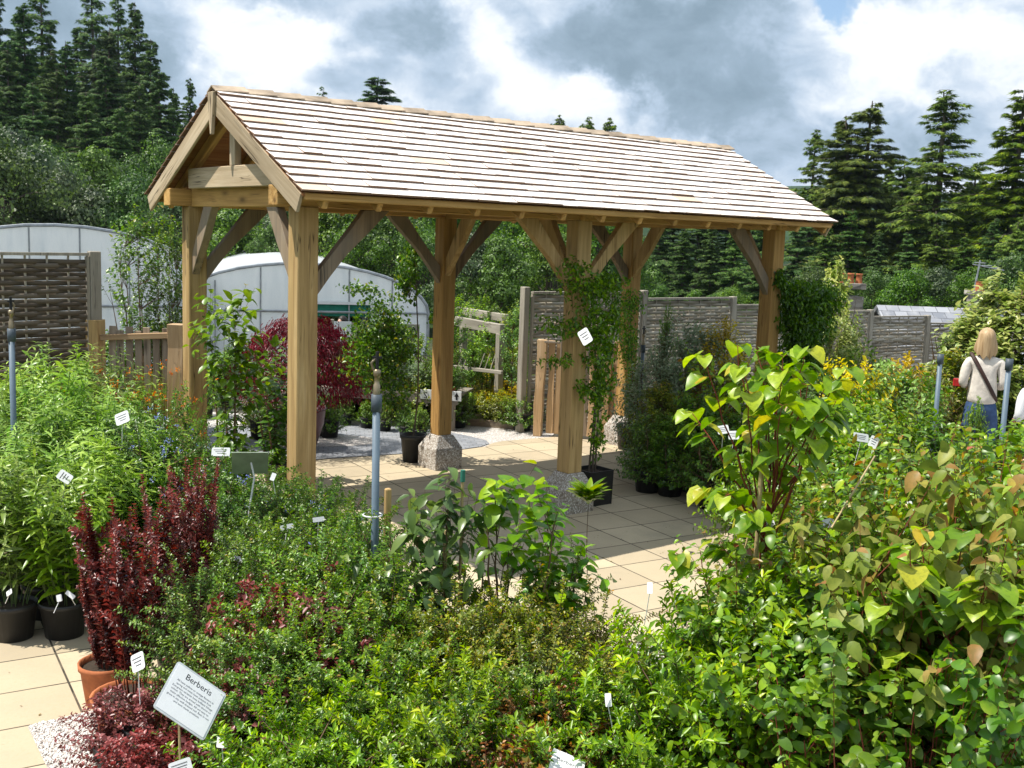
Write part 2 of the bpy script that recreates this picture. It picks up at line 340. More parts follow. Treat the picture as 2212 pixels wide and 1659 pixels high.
# loose chippings, real stones, where the bed shows
def pebbles(name, pts, mat, smin=0.004, smax=0.010):
    octv = np.array([(1, 0, 0), (-1, 0, 0), (0, 1, 0), (0, -1, 0), (0, 0, 1), (0, 0, -1)], float)
    octf = np.array([(0, 2, 4), (2, 1, 4), (1, 3, 4), (3, 0, 4), (2, 0, 5), (1, 2, 5), (3, 1, 5), (0, 3, 5)])
    n = len(pts); s = rng.uniform(smin, smax, (n, 1, 1))*rng.uniform(0.6, 1.4, (n, 6, 1)); a = rng.uniform(0, 2*PI, n)
    v = octv[None]*s; ca, sa = np.cos(a)[:, None], np.sin(a)[:, None]
    x = v[:, :, 0]*ca-v[:, :, 1]*sa; y = v[:, :, 0]*sa+v[:, :, 1]*ca
    V = np.stack([x+pts[:, None, 0], y+pts[:, None, 1], v[:, :, 2]*0.7+pts[:, None, 2]+0.004], -1).reshape(-1, 3)
    F = (octf[None]+6*np.arange(n)[:, None, None]).reshape(-1, 3)
    o = raw_mesh(name, V, F, None, mat, tint=np.repeat(rng.uniform(0, 1, n), 8)); return tag(o, kind='stuff')
def raw_mesh(name, V, T, Q, mat, tint=None):
    me = bpy.data.meshes.new(name); me.vertices.add(len(V)); me.vertices.foreach_set('co', np.asarray(V, np.float32).ravel())
    loops = []; starts = []; n = 0
    if T is not None and len(T): loops.append(T.ravel()); starts.append(np.arange(len(T))*3); n = len(T)*3
    if Q is not None and len(Q): loops.append(Q.ravel()); starts.append(n+np.arange(len(Q))*4)
    lo = np.concatenate(loops).astype(np.int32); st = np.concatenate(starts).astype(np.int32)
    me.loops.add(len(lo)); me.loops.foreach_set('vertex_index', lo); me.polygons.add(len(st)); me.polygons.foreach_set('loop_start', st)
    me.update(calc_edges=True); me.materials.append(mat)
    if tint is not None:
        at_ = me.attributes.new('tint', 'FLOAT', 'FACE'); at_.data.foreach_set('value', np.asarray(tint, np.float32))
    if name == '_': return me
    o = bpy.data.objects.new(name, me); C.objects.link(o); return o
m_peb, nt = new_mat('stone_chips'); a_ = N(nt, 'ShaderNodeAttribute', attribute_name='tint')
finish(nt, ramp(nt, a_.outputs['Fac'], [(0, (0.30, 0.25, 0.22)), (0.3, (0.62, 0.57, 0.52)), (0.7, (0.74, 0.70, 0.66)), (1, (0.82, 0.80, 0.78))]), 0.8)
pts = []

for _ in range(26000):
    u, v = random.uniform(40, 420), random.uniform(1540, 1700)
    x, y = gnd(u, v)
    if u > 62+(v-1572)*0.5 and v > 1574-(u-60)*0.23: pts.append((x, y, 0.005+random.uniform(0, 0.01)))
pebbles('chippings', np.array(pts), m_peb)

# fallen leaves and crumbs of compost on the slabs
rgl = np.random.default_rng(8); q_ = []
while len(q_) < 420:
    x, y = rgl.uniform(-2.5, 7), rgl.uniform(-2.6, 3.0)
    e = min(abs(y+1.6-0.25*x), 3)
    if rgl.random() < 0.25+0.75*math.exp(-e*1.6): q_.append((x, y, 0.003))
PL = np.array(q_); n_ = len(PL); dl = np.stack([np.cos(np.arange(n_)*2.4), np.sin(np.arange(n_)*2.4), 0*PL[:, 0]], 1); sl2 = rgl.uniform(0.008, 0.024, n_)[:, None]; sd_ = np.stack([-dl[:, 1], dl[:, 0], dl[:, 2]], 1)
VL = np.stack([PL, PL+dl*sl2*.5+sd_*sl2*.28+[0, 0, .002], PL+dl*sl2+[0, 0, .004], PL+dl*sl2*.5-sd_*sl2*.28+[0, 0, .002]], 1).reshape(-1, 3)
m_lit, nt = new_mat('leaf_litter'); a_ = N(nt, 'ShaderNodeAttribute', attribute_name='tint'); finish(nt, ramp(nt, a_.outputs['Fac'], [(0, (0.05, 0.035, 0.02)), (0.6, (0.16, 0.09, 0.04)), (1, (0.24, 0.20, 0.06))]), 0.9)
tag(raw_mesh('leaf_litter', VL, None, np.arange(4*n_).reshape(-1, 4), m_lit, rgl.uniform(0, 1, n_)), kind='stuff')
# ------------------------------------------------------------------ timber shelter
Lb, Wd, PS = 2.7257, 2.1072, 0.167          # bay, width between post faces, post size
ZR, X0, X1, ZE, YE = 3.566, -0.18, 5.895, 2.752, -0.391
YC = (Wd+PS)/2; YB = Wd+PS-YE                 # ridge line and back eave
oak = wood('oak', (0.27, 0.165, 0.070), (0.51, 0.34, 0.145), (0.64, 0.46, 0.235))
oak2 = wood('oak_orange', (0.30, 0.155, 0.05), (0.61, 0.36, 0.12), (0.74, 0.49, 0.20))
oakp = wood('oak_pale', (0.34, 0.25, 0.15), (0.52, 0.41, 0.27), (0.64, 0.53, 0.38), knots=True)
oakg = wood('oak_weathered', (0.14, 0.095, 0.06), (0.31, 0.21, 0.12), (0.42, 0.30, 0.18), grey=0.4)
cedar = wood('cedar', (0.26, 0.10, 0.04), (0.46, 0.20, 0.075), (0.58, 0.29, 0.12), knots=False)
m_pin = simple('peg', (0.06, 0.035, 0.015))
m_base, nt = new_mat('exposed_aggregate'); v = coords(nt); vo = N(nt, 'ShaderNodeTexVoronoi', i_Scale=75.0); L(nt, v, vo.inputs['Vector'])
cc = ramp(nt, vo.outputs['Color'], [(0.05, (0.13, 0.10, 0.09)), (0.25, (0.42, 0.36, 0.31)), (0.55, (0.60, 0.57, 0.53)), (0.85, (0.78, 0.77, 0.74))])
cc = mixc(nt, ramp(nt, vo.outputs['Distance'], [(0.35, 0), (0.65, 0.8)]), cc, (0.24, 0.20, 0.16)); cc = mixc(nt, ramp(nt, noise(nt, v, 7, 4), [(0.4, 0), (0.7, 0.3)]), cc, (0.32, 0.28, 0.22))
finish(nt, cc, 0.85, vo.outputs['Distance'], -0.8, 0.01)
sh = thing('timber_shelter', (0, 0, 0), 0, 'open oak framed shelter with a shingled pitched roof on six posts standing on cream paving', 'shelter')
zt = 2.65
for i in range(3):
    for j in range(2):
        x, y = i*Lb+PS/2, j*Wd+PS/2
        mat = oak if (i == 0 or (i == 1 and j == 0)) else oak2
        b = 0.173; zb = 0.357; zs = 0.22; t = 0.098
        s_ = MB(); s_.add([(-b, -b, -0.02), (b, -b, -0.02), (b, b, -0.02), (-b, b, -0.02), (-b, -b, zs), (b, -b, zs), (b, b, zs), (-b, b, zs), (-t, -t, zb), (t, -t, zb), (t, t, zb), (-t, t, zb)],
                        [(3, 2, 1, 0), (0, 1, 5, 4), (1, 2, 6, 5), (2, 3, 7, 6), (3, 0, 4, 7), (4, 5, 9, 8), (5, 6, 10, 9), (6, 7, 11, 10), (7, 4, 8, 11), (8, 9, 10, 11)])
        sb = s_.build('stone_base', m_base, sh, bevel=0.008); sb.location = (x, y, 0)
        p = beam('post', (x, y, zb-0.003), (x, y, zt+0.002), PS, PS, mat, sh, up=(0, 1, 0), bevel=0.008)
        for dx in (-1, 1):      # oak pegs
            pg = MB().tube([(x+dx*0.035, y-PS/2-0.006, 2.0), (x+dx*0.035, y-PS/2+0.01, 2.0)], 0.009, 8).build('peg', m_pin, p); pg.matrix_parent_inverse = p.matrix_local.inverted()
        # curved braces along the length
        for sgn in (-1, 1):
            if (i == 0 and sgn < 0) or (i == 2 and sgn > 0): continue
            xf = x+sgn*PS/2; a0, a1, b0, b1 = 0.68, 0.50, 0.64, 0.42
            poly = [(0, -a0), (0.13, -a0+0.17), (0.27, -a0+0.335), (0.45, -a0+0.50), (b0, 0.0), (b1, 0.0), (0.26, -0.20), (0.12, -0.365), (0, -a1)]
            o = MB().prism(poly, (0, -0.035, 0), (sgn, 0, 0), (0, 0, 1), (0, 1, 0), 0.07)
            br_ = o.build('brace', [oakg, oak, oakg][i] if j == 0 else oakg, sh, bevel=0.004); br_.location = (xf-0.002*sgn, y, zt)
        # braces across the width
        sgn = 1 if j == 0 else -1
        o = MB().prism([(0, -0.60), (0.12, -0.44), (0.25, -0.28), (0.44, 0.0), (0.26, 0.0), (0.12, -0.22), (0, -0.42)], (-0.035, 0, 0), (0, sgn, 0), (0, 0, 1), (1, 0, 0), 0.07)
        br_ = o.build('brace', oakg if i == 0 else oak, sh, bevel=0.004); br_.location = (x-0.02, y+sgn*(PS/2-0.002), zt)
    beam('tie_beam', (i*Lb+PS/2, -0.03 if i else PS, zt+0.08), (i*Lb+PS/2, Wd+PS+0.03 if i else Wd, zt+0.08), 0.12, 0.165, oak2, sh)
beam('wall_plate', (-0.165, PS/2, zt+0.075), (X1-0.06, PS/2, zt+0.075), 0.15, 0.15, oak2, sh)
beam('wall_plate', (-0.165, Wd+PS/2, zt+0.075), (X1-0.06, Wd+PS/2, zt+0.075), 0.15, 0.15, oak2, sh)
beam('collar', (-0.03, 0.30, 2.885), (-0.03, Wd-0.13, 2.885), 0.05, 0.17, oakp, sh)
beam('collar', (X1-0.2, 0.30, 2.885), (X1-0.2, Wd-0.13, 2.885), 0.05, 0.17, oakp, sh)
beam('king_post', (-0.02, YC-0.07, 2.97), (-0.02, YC-0.07, 3.40), 0.06, 0.10, oakp, sh, up=(0, 1, 0))
beam('ridge_beam', (X0+0.03, YC, ZR-0.14), (X1-0.03, YC, ZR-0.14), 0.04, 0.14, oak, sh)
run = YC-YE; rise = ZR-ZE; sl_ = math.hypot(run, rise)
# rafters (each side), tails showing under the eaves
for k in range(14):
    x = 0.03+k*0.444
    for side in (0, 1):
        y0 = YE+0.03 if side == 0 else YB-0.03; dy = 1 if side == 0 else -1
        dz = rise/run
        a = (x, y0, ZE+0.03*dz-0.095); b = (x, YC-dy*0.01, ZR-0.105)
        beam('rafter', a, b, 0.048, 0.095, oak2, sh)
# boarded underside
for side in (0, 1):
    ye = YE if side == 0 else YB; s = 1 if side == 0 else -1; d = MB(); nb = 12
    for k in range(nb):
        t0, t1 = (k+0.02)/nb, (k+0.98)/nb
        y0, z0 = ye+s*run*t0, ZE+rise*t0-0.038; y1, z1 = ye+s*run*t1, ZE+rise*t1-0.038
        d.add([(X0+0.012, y0, z0), (X1-0.012, y0, z0), (X1-0.012, y1, z1), (X0+0.012, y1, z1), (X0+0.012, y0, z0+0.018), (X1-0.012, y0, z0+0.018), (X1-0.012, y1, z1+0.018), (X0+0.012, y1, z1+0.018)],
              [(3, 2, 1, 0), (4, 5, 6, 7), (0, 1, 5, 4), (2, 3, 7, 6), (1, 2, 6, 5), (3, 0, 4, 7)])
    # grain along X: build turned so that local Z is world X
    for q in range(len(d.v)): d.v[q] = (-d.v[q][2], d.v[q][1], d.v[q][0])
    o = d.build('roof_boarding', cedar, sh); o.rotation_euler = (0, PI/2, 0)
    # eaves fillet
    y = ye+s*0.012
    beam('eaves_board', (X0+0.03, y, ZE-0.038), (X1-0.03, y, ZE-0.038), 0.022, 0.052, oak2, sh)
    # barge boards
    for xx in (X0+0.005, X1-0.03):
        off = 0.145
        nrm = Vector((0, -s*rise, run)).normalized()
        a = Vector((xx+0.0125, ye+s*0.0, ZE))-nrm*0.10; b = Vector((xx+0.0125, YC-s*0.02, ZR-0.01))-nrm*0.10
        beam('bargeboard', a, b, 0.025, 0.15, oakp, sh, up=(0, -s*rise, run))
# apex wedges at both gables
for xx, t in ((X0-0.02, 0.03), (X1-0.008, 0.03)):
    MB().prism([(-0.055, -0.03), (0.055, -0.03), (0.05, -0.12), (0.012, -0.36), (-0.012, -0.36), (-0.05, -0.12)], (xx, YC, ZR), (0, 1, 0), (0, 0, 1), (1, 0, 0), t).build('apex_wedge', oakp, sh, bevel=0.004)
# shingles
m_sh, nt = new_mat('shingle'); a_ = N(nt, 'ShaderNodeAttribute', attribute_name='tint'); v = coords(nt, (30, 3, 3))
c1 = ramp(nt, a_.outputs['Fac'], [(0, (0.66, 0.50, 0.36)), (0.025, (0.74, 0.62, 0.50)), (0.06, (0.80, 0.71, 0.64)), (0.5, (0.84, 0.77, 0.71)), (1, (0.88, 0.84, 0.80))])
gr = noise(nt, v, 2.0, 5, 0.7); c1 = mixc(nt, ramp(nt, gr, [(0.35, 0.35), (0.55, 0)]), c1, (0.58, 0.44, 0.34))
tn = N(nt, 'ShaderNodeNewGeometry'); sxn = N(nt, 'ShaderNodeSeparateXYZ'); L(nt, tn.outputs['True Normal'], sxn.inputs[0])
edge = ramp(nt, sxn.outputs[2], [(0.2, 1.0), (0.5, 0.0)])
c1 = mixc(nt, edge, c1, (0.24, 0.145, 0.095))  # butt ends coloured darker to paint the shadow lines between courses
finish(nt, c1, 0.7, gr, 0.3, 0.003, 0.25)
rs_ = random.Random(3)
def shingles(name, side, ncourse=14, lo=0.12, hi=0.34, th=0.0125):
    ye = YE if side == 0 else YB; s = 1 if side == 0 else -1; m = MB(); tints = []
    ax = Vector((0, s*run, rise)).normalized(); nr = Vector((0, -s*rise, run)).normalized(); e = sl_/ncourse
    for c in range(ncourse):
        x = X0-0.012+rs_.uniform(0, 0.01)
        while x < X1+0.01:
            w = rs_.uniform(lo, hi)
            if rs_.random() < 0.15: w *= 1.4
            x2 = min(x+w, X1+0.014)
            j = rs_.uniform(-0.005, 0.003); start = c*e-0.03+j; ln = e*1.25 if c < ncourse-1 else e+0.0
            p0 = Vector((0, ye, ZE))+ax*start+nr*(th*0.9); p1 = Vector((0, ye, ZE))+ax*min(start+ln, sl_-0.005)+nr*0.0015
            t0 = th*rs_.uniform(0.65, 1.35); w0 = rs_.uniform(-0.001, 0.001)
            g = 0.0015
            vs_ = [(x+g, p0.y, p0.z+w0), (x2-g, p0.y, p0.z+w0), (x2-g, p1.y, p1.z), (x+g, p1.y, p1.z)]
            up_ = [(a, b+nr.y*t0, c_+nr.z*t0) for a, b, c_ in vs_[:2]]+[(a, b+nr.y*0.004, c_+nr.z*0.004) for a, b, c_ in vs_[2:]]
            m.add(vs_+up_, [(3, 2, 1, 0), (4, 5, 6, 7), (0, 1, 5, 4), (1, 2, 6, 5), (3, 0, 4, 7), (2, 3, 7, 6)])
            tints += [rs_.random()]*6; x = x2
    me = bpy.data.meshes.new(name); me.from_pydata(m.v, [], m.f); me.materials.append(m_sh)
    at_ = me.attributes.new('tint', 'FLOAT', 'FACE'); at_.data.foreach_set('value', tints)
    o = bpy.data.objects.new(name, me); C.objects.link(o); o.parent = sh
shingles('shingles', 0); shingles('shingles', 1)
# overlapping ridge caps
m = MB(); tints = []; x = X0-0.012; k = 0
while x < X1-0.02:
    ln = 0.245; x2 = min(x+ln, X1+0.01)
    for s in (-1, 1):
        dn = Vector((0, s*run, -rise)).normalized(); nr = Vector((0, s*rise, run)).normalized()
        base = Vector((0, YC, ZR+0.012)); w = 0.10; t0 = 0.010
        za = 0.016; zb_ = 0.0
        P0 = base+nr*za; P1 = base+nr*zb_
        q = [(x, P1), (x2+0.03, P0)]; vs_ = []
        for xx, pp in q:
            vs_ += [(xx, pp.y, pp.z), tuple(Vector((xx, pp.y, pp.z))+dn*w), tuple(Vector((xx, pp.y, pp.z))+dn*w+nr*t0), tuple(Vector((xx, pp.y, pp.z))+nr*t0)]
        m.add(vs_, [(0, 1, 2, 3), (7, 6, 5, 4), (0, 4, 5, 1), (1, 5, 6, 2), (2, 6, 7, 3), (3, 7, 4, 0)]); tints += [rs_.uniform(0, 0.025)]*6
    x = x2; k += 1
me = bpy.data.meshes.new('ridge_cap'); me.from_pydata(m.v, [], m.f); me.materials.append(simple('ridge_shake', (0.42, 0.33, 0.24), 0.8, var=0.45, scale=5))
at_ = me.attributes.new('tint', 'FLOAT', 'FACE'); at_.data.foreach_set('value', tints)
o = bpy.data.objects.new('ridge_cap', me); C.objects.link(o); o.parent = sh
# ------------------------------------------------------------------ foliage
def leafmat(name, stops, rough=0.36, spec=0.55, trans=0.30, ovar=0.32, mottle=False, gain=1.10):
    m, nt = new_mat(name); a_ = N(nt, 'ShaderNodeAttribute', attribute_name='tint')
    c = ramp(nt, a_.outputs['Fac'], stops); oi = N(nt, 'ShaderNodeObjectInfo'); rv = oi.outputs['Random']
    hs = N(nt, 'ShaderNodeHueSaturation'); L(nt, c, hs.inputs['Color']); L(nt, math_(nt, 'ADD', math_(nt, 'MULTIPLY', rv, 0.030 if ovar > 0.2 else 0.0), 0.485 if ovar > 0.2 else 0.5), hs.inputs['Hue'])
    r2 = math_(nt, 'FRACT', math_(nt, 'MULTIPLY', rv, 7.31)); L(nt, math_(nt, 'ADD', math_(nt, 'MULTIPLY', r2, ovar*2), gain-ovar), hs.inputs['Value']); L(nt, math_(nt, 'ADD', math_(nt, 'MULTIPLY', math_(nt, 'FRACT', math_(nt, 'MULTIPLY', rv, 13.7)), 0.22), 1.0), hs.inputs['Saturation']); c = hs.outputs[0]
    if mottle:
        cv = coords(nt); c = mixc(nt, ramp(nt, noise(nt, cv, 55, 2, 0.6), [(0.40, 0.25), (0.52, 0.0)]), c, (0.06, 0.12, 0.02)); c = mixc(nt, ramp(nt, noise(nt, cv, 22, 2, 0.5), [(0.62, 0.0), (0.74, 0.35)]), c, (0.40, 0.42, 0.06))
    p = N(nt, 'ShaderNodeBsdfPrincipled'); L(nt, c, p.inputs['Base Color']); p.inputs['Roughness'].default_value = rough; p.inputs['Specular IOR Level'].default_value = spec
    t = N(nt, 'ShaderNodeBsdfTranslucent'); h = N(nt, 'ShaderNodeHueSaturation'); h.inputs['Value'].default_value = 1.65; h.inputs['Saturation'].default_value = 1.05; L(nt, c, h.inputs['Color']); L(nt, h.outputs[0], t.inputs[0])
    x = N(nt, 'ShaderNodeMixShader'); x.inputs[0].default_value = trans; L(nt, p.outputs[0], x.inputs[1]); L(nt, t.outputs[0], x.inputs[2])
    o = N(nt, 'ShaderNodeOutputMaterial'); L(nt, x.outputs[0], o.inputs[0]); return m
def unit(a): return a/np.maximum(np.linalg.norm(a, axis=-1, keepdims=True), 1e-9)
def leaves(name, P, D, U, Ln, Wn, mat, shape='diamond', curl=0.15, tint=None, rg=None):
    """P base points, D directions, U rough normals; Ln, Wn length and width per leaf"""
    n = len(P); D = unit(D); S = unit(np.cross(D, U)); U = np.cross(S, D); Ln = np.broadcast_to(Ln, n)[:, None]; Wn = np.broadcast_to(Wn, n)[:, None]
    if tint is None: tint = rg.uniform(0, 1, n)
    if shape == 'diamond':
        a = P; l = P+D*Ln*0.5+S*Wn*0.5+U*Wn*0.18; t = P+D*Ln-U*Ln*curl; r = P+D*Ln*0.5-S*Wn*0.5+U*Wn*0.18
        V = np.stack([a, r, t, l], 1).reshape(-1, 3); F = (np.array([[0, 1, 2], [0, 2, 3]])[None]+4*np.arange(n)[:, None, None]).reshape(-1, 3)
        return raw_mesh(name, V, F, None, mat, np.repeat(tint, 2))
    if shape == 'spray':      # flat needle spray: three thin blades
        V = []; F = []
        for k, (s_, l_) in enumerate(((0, 1.0), (0.55, 0.75), (-0.55, 0.75))):
            d = unit(D+S*s_); q = np.cross(d, U)*Wn*0.5
            V += [P-q*0.6, P+q*0.6, P+d*Ln*l_-U*Ln*curl]
        V = np.stack(V, 1).reshape(-1, 3); F = (np.array([[0, 1, 2], [3, 4, 5], [6, 7, 8]])[None]+9*np.arange(n)[:, None, None]).reshape(-1, 3)
        return raw_mesh(name, V, F, None, mat, np.repeat(tint, 3))
    ws_ = {'ovate': (0.26, 0.47, 0.41, 0.22), 'heart': (0.43, 0.53, 0.42, 0.20), 'lance': (0.28, 0.46, 0.38, 0.20), 'round': (0.32, 0.5, 0.47, 0.30)}[shape]
    q = lambda t, s_, k: P+D*Ln*t+S*Wn*s_-U*(Ln*curl*t*t)+U*(Wn*k)
    st_ = (0.10, 0.34, 0.62, 0.85) if shape != 'heart' else (0.02, 0.30, 0.60, 0.84); pts_ = [q(0.04 if shape == 'heart' else 0, 0, 0)]
    for t_, w_ in zip(st_, ws_): pts_ += [q(t_-(0.06 if shape == 'heart' and t_ < 0.05 else 0), w_, .30*w_), q(t_, 0, 0), q(t_-(0.06 if shape == 'heart' and t_ < 0.05 else 0), -w_, .30*w_)]
    pts_.append(q(1.0, 0, 0)); V = np.stack(pts_, 1).reshape(-1, 3); base = 14*np.arange(n)[:, None, None]
    T = np.array([[0, 1, 2], [0, 2, 3], [10, 13, 11], [11, 13, 12]]); Q = np.array([[1+3*i+a, 4+3*i+a, 5+3*i+a, 2+3*i+a] for i in range(3) for a in (0, 1)])
    T = (T[None, :, ::-1]+base).reshape(-1, 3); Q = (Q[None, :, ::-1]+base).reshape(-1, 4)
    tt = np.concatenate([np.repeat(tint, 4), np.repeat(tint, 6)])
    o = raw_mesh(name, V, T, Q, mat, tt)
    o.data.polygons.foreach_set('use_smooth', [True]*len(o.data.polygons)); return o
def stems_mesh(name, lines, mat):
    """lines: list of (points Nx3, r0, r1); three sided tubes"""
    V = []; Q = []; o = 0
    for pts, r0, r1 in lines:
        n = len(pts); tn = unit(np.gradient(pts, axis=0)); x = unit(np.cross(tn, np.array([0.31, 0.95, 0.05]))); y = np.cross(tn, x); r = np.linspace(r0, r1, n)[:, None]
        for k in range(3): pass
        ring = np.stack([pts+(x*math.cos(a)+y*math.sin(a))*r for a in (0, 2.094, 4.189)], 1)
        V.append(ring.reshape(-1, 3)); idx = np.arange(n-1)
        for k in range(3):
            k2 = (k+1) % 3; Q.append(np.stack([o+idx*3+k, o+idx*3+k2, o+(idx+1)*3+k2, o+(idx+1)*3+k], 1))
        o += n*3
    return raw_mesh(name, np.concatenate(V), None, np.concatenate(Q), mat)
def curve(p0, p1, bend, n=7, rg=None, wob=0.0):
    t = np.linspace(0, 1, n)[:, None]; p0 = np.asarray(p0, float); p1 = np.asarray(p1, float)
    c = (p0+p1)/2+np.asarray(bend); q = (1-t)**2*p0+2*t*(1-t)*c+t*t*p1
    if wob and rg is not None: q[1:-1] += rg.normal(0, wob, (n-2, 3))
    return q
m_stem = simple('stem_brown', (0.16, 0.10, 0.06), 0.8); m_stemr = simple('stem_red', (0.22, 0.05, 0.03), 0.6); m_stemg = simple('stem_green', (0.12, 0.17, 0.05), 0.6); m_bark = simple('bark', (0.13, 0.105, 0.08), 0.9, scale=20)
m_pot = simple('black_plastic', (0.022, 0.022, 0.022), 0.45, 0.4, var=0.3); m_terra = simple('terracotta', (0.45, 0.15, 0.06), 0.8, scale=14); m_comp = simple('compost', (0.045, 0.032, 0.022), 0.95, scale=60, bstr=0.6)
m_glaze = simple('purple_glaze', (0.13, 0.05, 0.06), 0.35, 0.5)
POTS = {}
def pot(root, r=0.13, h=0.22, mat=None, square=False):
    mat = mat or m_pot; key = (r, h, mat.name, square)
    if key not in POTS:
        if square:
            m = MB()
            for a, b in (((-r, -r), (r, -r)), ((r, -r), (r, r)), ((r, r), (-r, r)), ((-r, r), (-r, -r))):
                k = 0.86; m.bar(((a[0]+b[0])/2*0.93, (a[1]+b[1])/2*0.93, 0.0), ((a[0]+b[0])/2, (a[1]+b[1])/2, h), *((2*r, 0.008) if abs(a[0]-b[0]) > 0 else (0.008, 2*r)), up=(0, 1, 0))
            m.box((0, 0, 0.01), (1.84*r, 1.84*r, 0.012))
            o = m.build('pot', mat)
        else:
            o = MB().lathe([(0.0, 0.0), (r*0.78, 0.0), (r*0.97, h*0.86), (r*1.04, h*0.865), (r*1.05, h), (r*0.98, h), (r*0.95, h*0.88), (r*0.94, h*0.86)], 22).build('pot', mat, smooth=False)
            for p in o.data.polygons: p.use_smooth = len(p.vertices) == 4
        if square: s = MB().box((0, 0, h*0.88), (r*1.9, r*1.9, 0.01)).build('soil', m_comp, o)
        else: s = MB().lathe([(0.0, h*0.90), (r*0.5, h*0.89), (r*0.955, h*0.865)], 16).build('soil', m_comp, o)
        POTS[key] = o; o.parent = root; return o
    return copy_tree(POTS[key], root)

def crown_pts(rg, n, H, R, base=0.25, shape='dome', surf=0.6):
    """twig tip positions in a bush"""
    a = rg.uniform(0, 2*PI, n); z = rg.uniform(0, 1, n)
    if shape == 'dome': rad = np.sqrt(np.maximum(0, 1-(z*0.98)**2.2))
    elif shape == 'column': rad = 0.55+0.45*np.sin(z*PI)-0.5*np.maximum(0, z-0.75)*2
    elif shape == 'vase': rad = 0.35+0.65*z
    elif shape == 'cone': rad = 1.02-z
    else: rad = np.sin(np.clip(z*0.9+0.1, 0, 1)*PI)**0.6
    rr = rad*(1-(1-surf)*rg.uniform(0, 1, n)**1.5)*rg.uniform(0.82, 1.12, n)
    # lumpy outline
    lump = 1+0.16*np.sin(a*3+rg.uniform(0, 6))+0.10*np.sin(a*5+z*7+rg.uniform(0, 6))
    rr = rr*lump*R
    return np.stack([rr*np.cos(a), rr*np.sin(a), H*(base+(1-base)*z*(1+0.06*np.sin(a*2+1)))], 1)

def bush(seed, H, R, tips, per, Ln, Wn, mat, stem=None, shape='diamond', dome='dome', base=0.2, twig=0.22, curl=0.15, upright=0.5, stems=6, lvar=0.35, surf=0.55, z0=0.12, leafout=0.9, tipbias=0.3, hang=0.0, un=0.35, shoots=0):
    """generic shrub: main stems, twigs ending over the crown, leaves along each twig. Returns list of part objects"""
    rg = np.random.default_rng(seed); stem = stem or m_stem; T = crown_pts(rg, tips, H, R, base, dome, surf)
    lines = []; S0 = []
    for k in range(stems):
        a = rg.uniform(0, 2*PI); rr = R*rg.uniform(0.1, 0.75); e = np.array([rr*math.cos(a), rr*math.sin(a), H*rg.uniform(0.6, 0.92)])
        q = curve((0.06*R*math.cos(a)*3, 0.06*R*math.sin(a)*3, z0), e, (rr*0.1*math.cos(a), rr*0.1*math.sin(a), 0.05*H), 9, rg, 0.006); S0.append(q); lines.append((q, 0.006+0.006*H, 0.002))
    allS = np.concatenate(S0)
    if shoots:      # a few long shoots standing out of the crown
        a = rg.uniform(0, 2*PI, shoots); rr = R*rg.uniform(0.3, 1.25, shoots); ex = np.stack([rr*np.cos(a), rr*np.sin(a), H*(1.02+rg.uniform(0, .22, shoots)-0.35*np.maximum(0, rr/R-0.6))], 1); T = np.concatenate([T, ex]); nsh = len(T)-shoots
    else: nsh = len(T)+1
    # twig start: nearest stem point lower than the tip
    P = []; D = []; U = []; tl = []
    for ti, t in enumerate(T):
        lg = 2.2 if ti >= nsh else 1.0
        tgt = t*np.array([0.45, 0.45, 1])-np.array([0, 0, twig*0.9]); d2 = ((allS-tgt)**2).sum(1); s = allS[d2.argmin()]
        dirn = t-s; ln = np.linalg.norm(dirn); mx = twig*2.2*lg
        s2 = t-dirn/ln*min(ln, mx)
        bend = np.array([dirn[0]*0.12, dirn[1]*0.12, 0.05*ln*(1 if upright > 0 else 1)])
        q = curve(s if ln < mx*1.6 else s2, t, bend, 6); lines.append((q, 0.0025, 0.0009))
        k = int(per*lg); tt = 0.22+0.78*np.arange(k)/(max(1, k-1))*1.0; tt = tt**(1-tipbias*0.5)
        idx = tt*5; i0 = np.minimum(idx.astype(int), 4); f = (idx-i0)[:, None]; pp = q[i0]*(1-f)+q[i0+1]*f; td = unit(q[i0+1]-q[i0])
        ang = np.arange(k)*2.4+rg.uniform(0, 6); x = unit(np.cross(td, np.array([0.2, 0.1, 1.0])+1e-3)); y = np.cross(td, x)
        side = x*np.cos(ang)[:, None]+y*np.sin(ang)[:, None]
        dd = unit(td*(1-leafout)+side*leafout+np.array([0, 0, upright*0.5-hang])+rg.normal(0, 0.22, (k, 3)))
        P.append(pp); D.append(dd); U.append(unit(np.array([0, 0, 0.8])+unit(t-np.array([0, 0, H*0.35]))*0.5+rg.normal(0, un, (k, 3)))); tl.append(tt)
    P = np.concatenate(P); D = np.concatenate(D); U = np.concatenate(U); n = len(P)
    s = 1+rg.uniform(-lvar, lvar, n)
    hz = np.clip(P[:, 2]/H, 0, 1); tint = np.clip(rg.uniform(0, 1, n)*0.65+0.35*np.concatenate(tl)*hz+rg.normal(0, .03, n), 0, 1)
    lo = leaves('foliage', P, D, U, Ln*s, Wn*s, mat, shape, curl, tint, rg)
    so = stems_mesh('stems', lines, stem)
    return [lo, so]
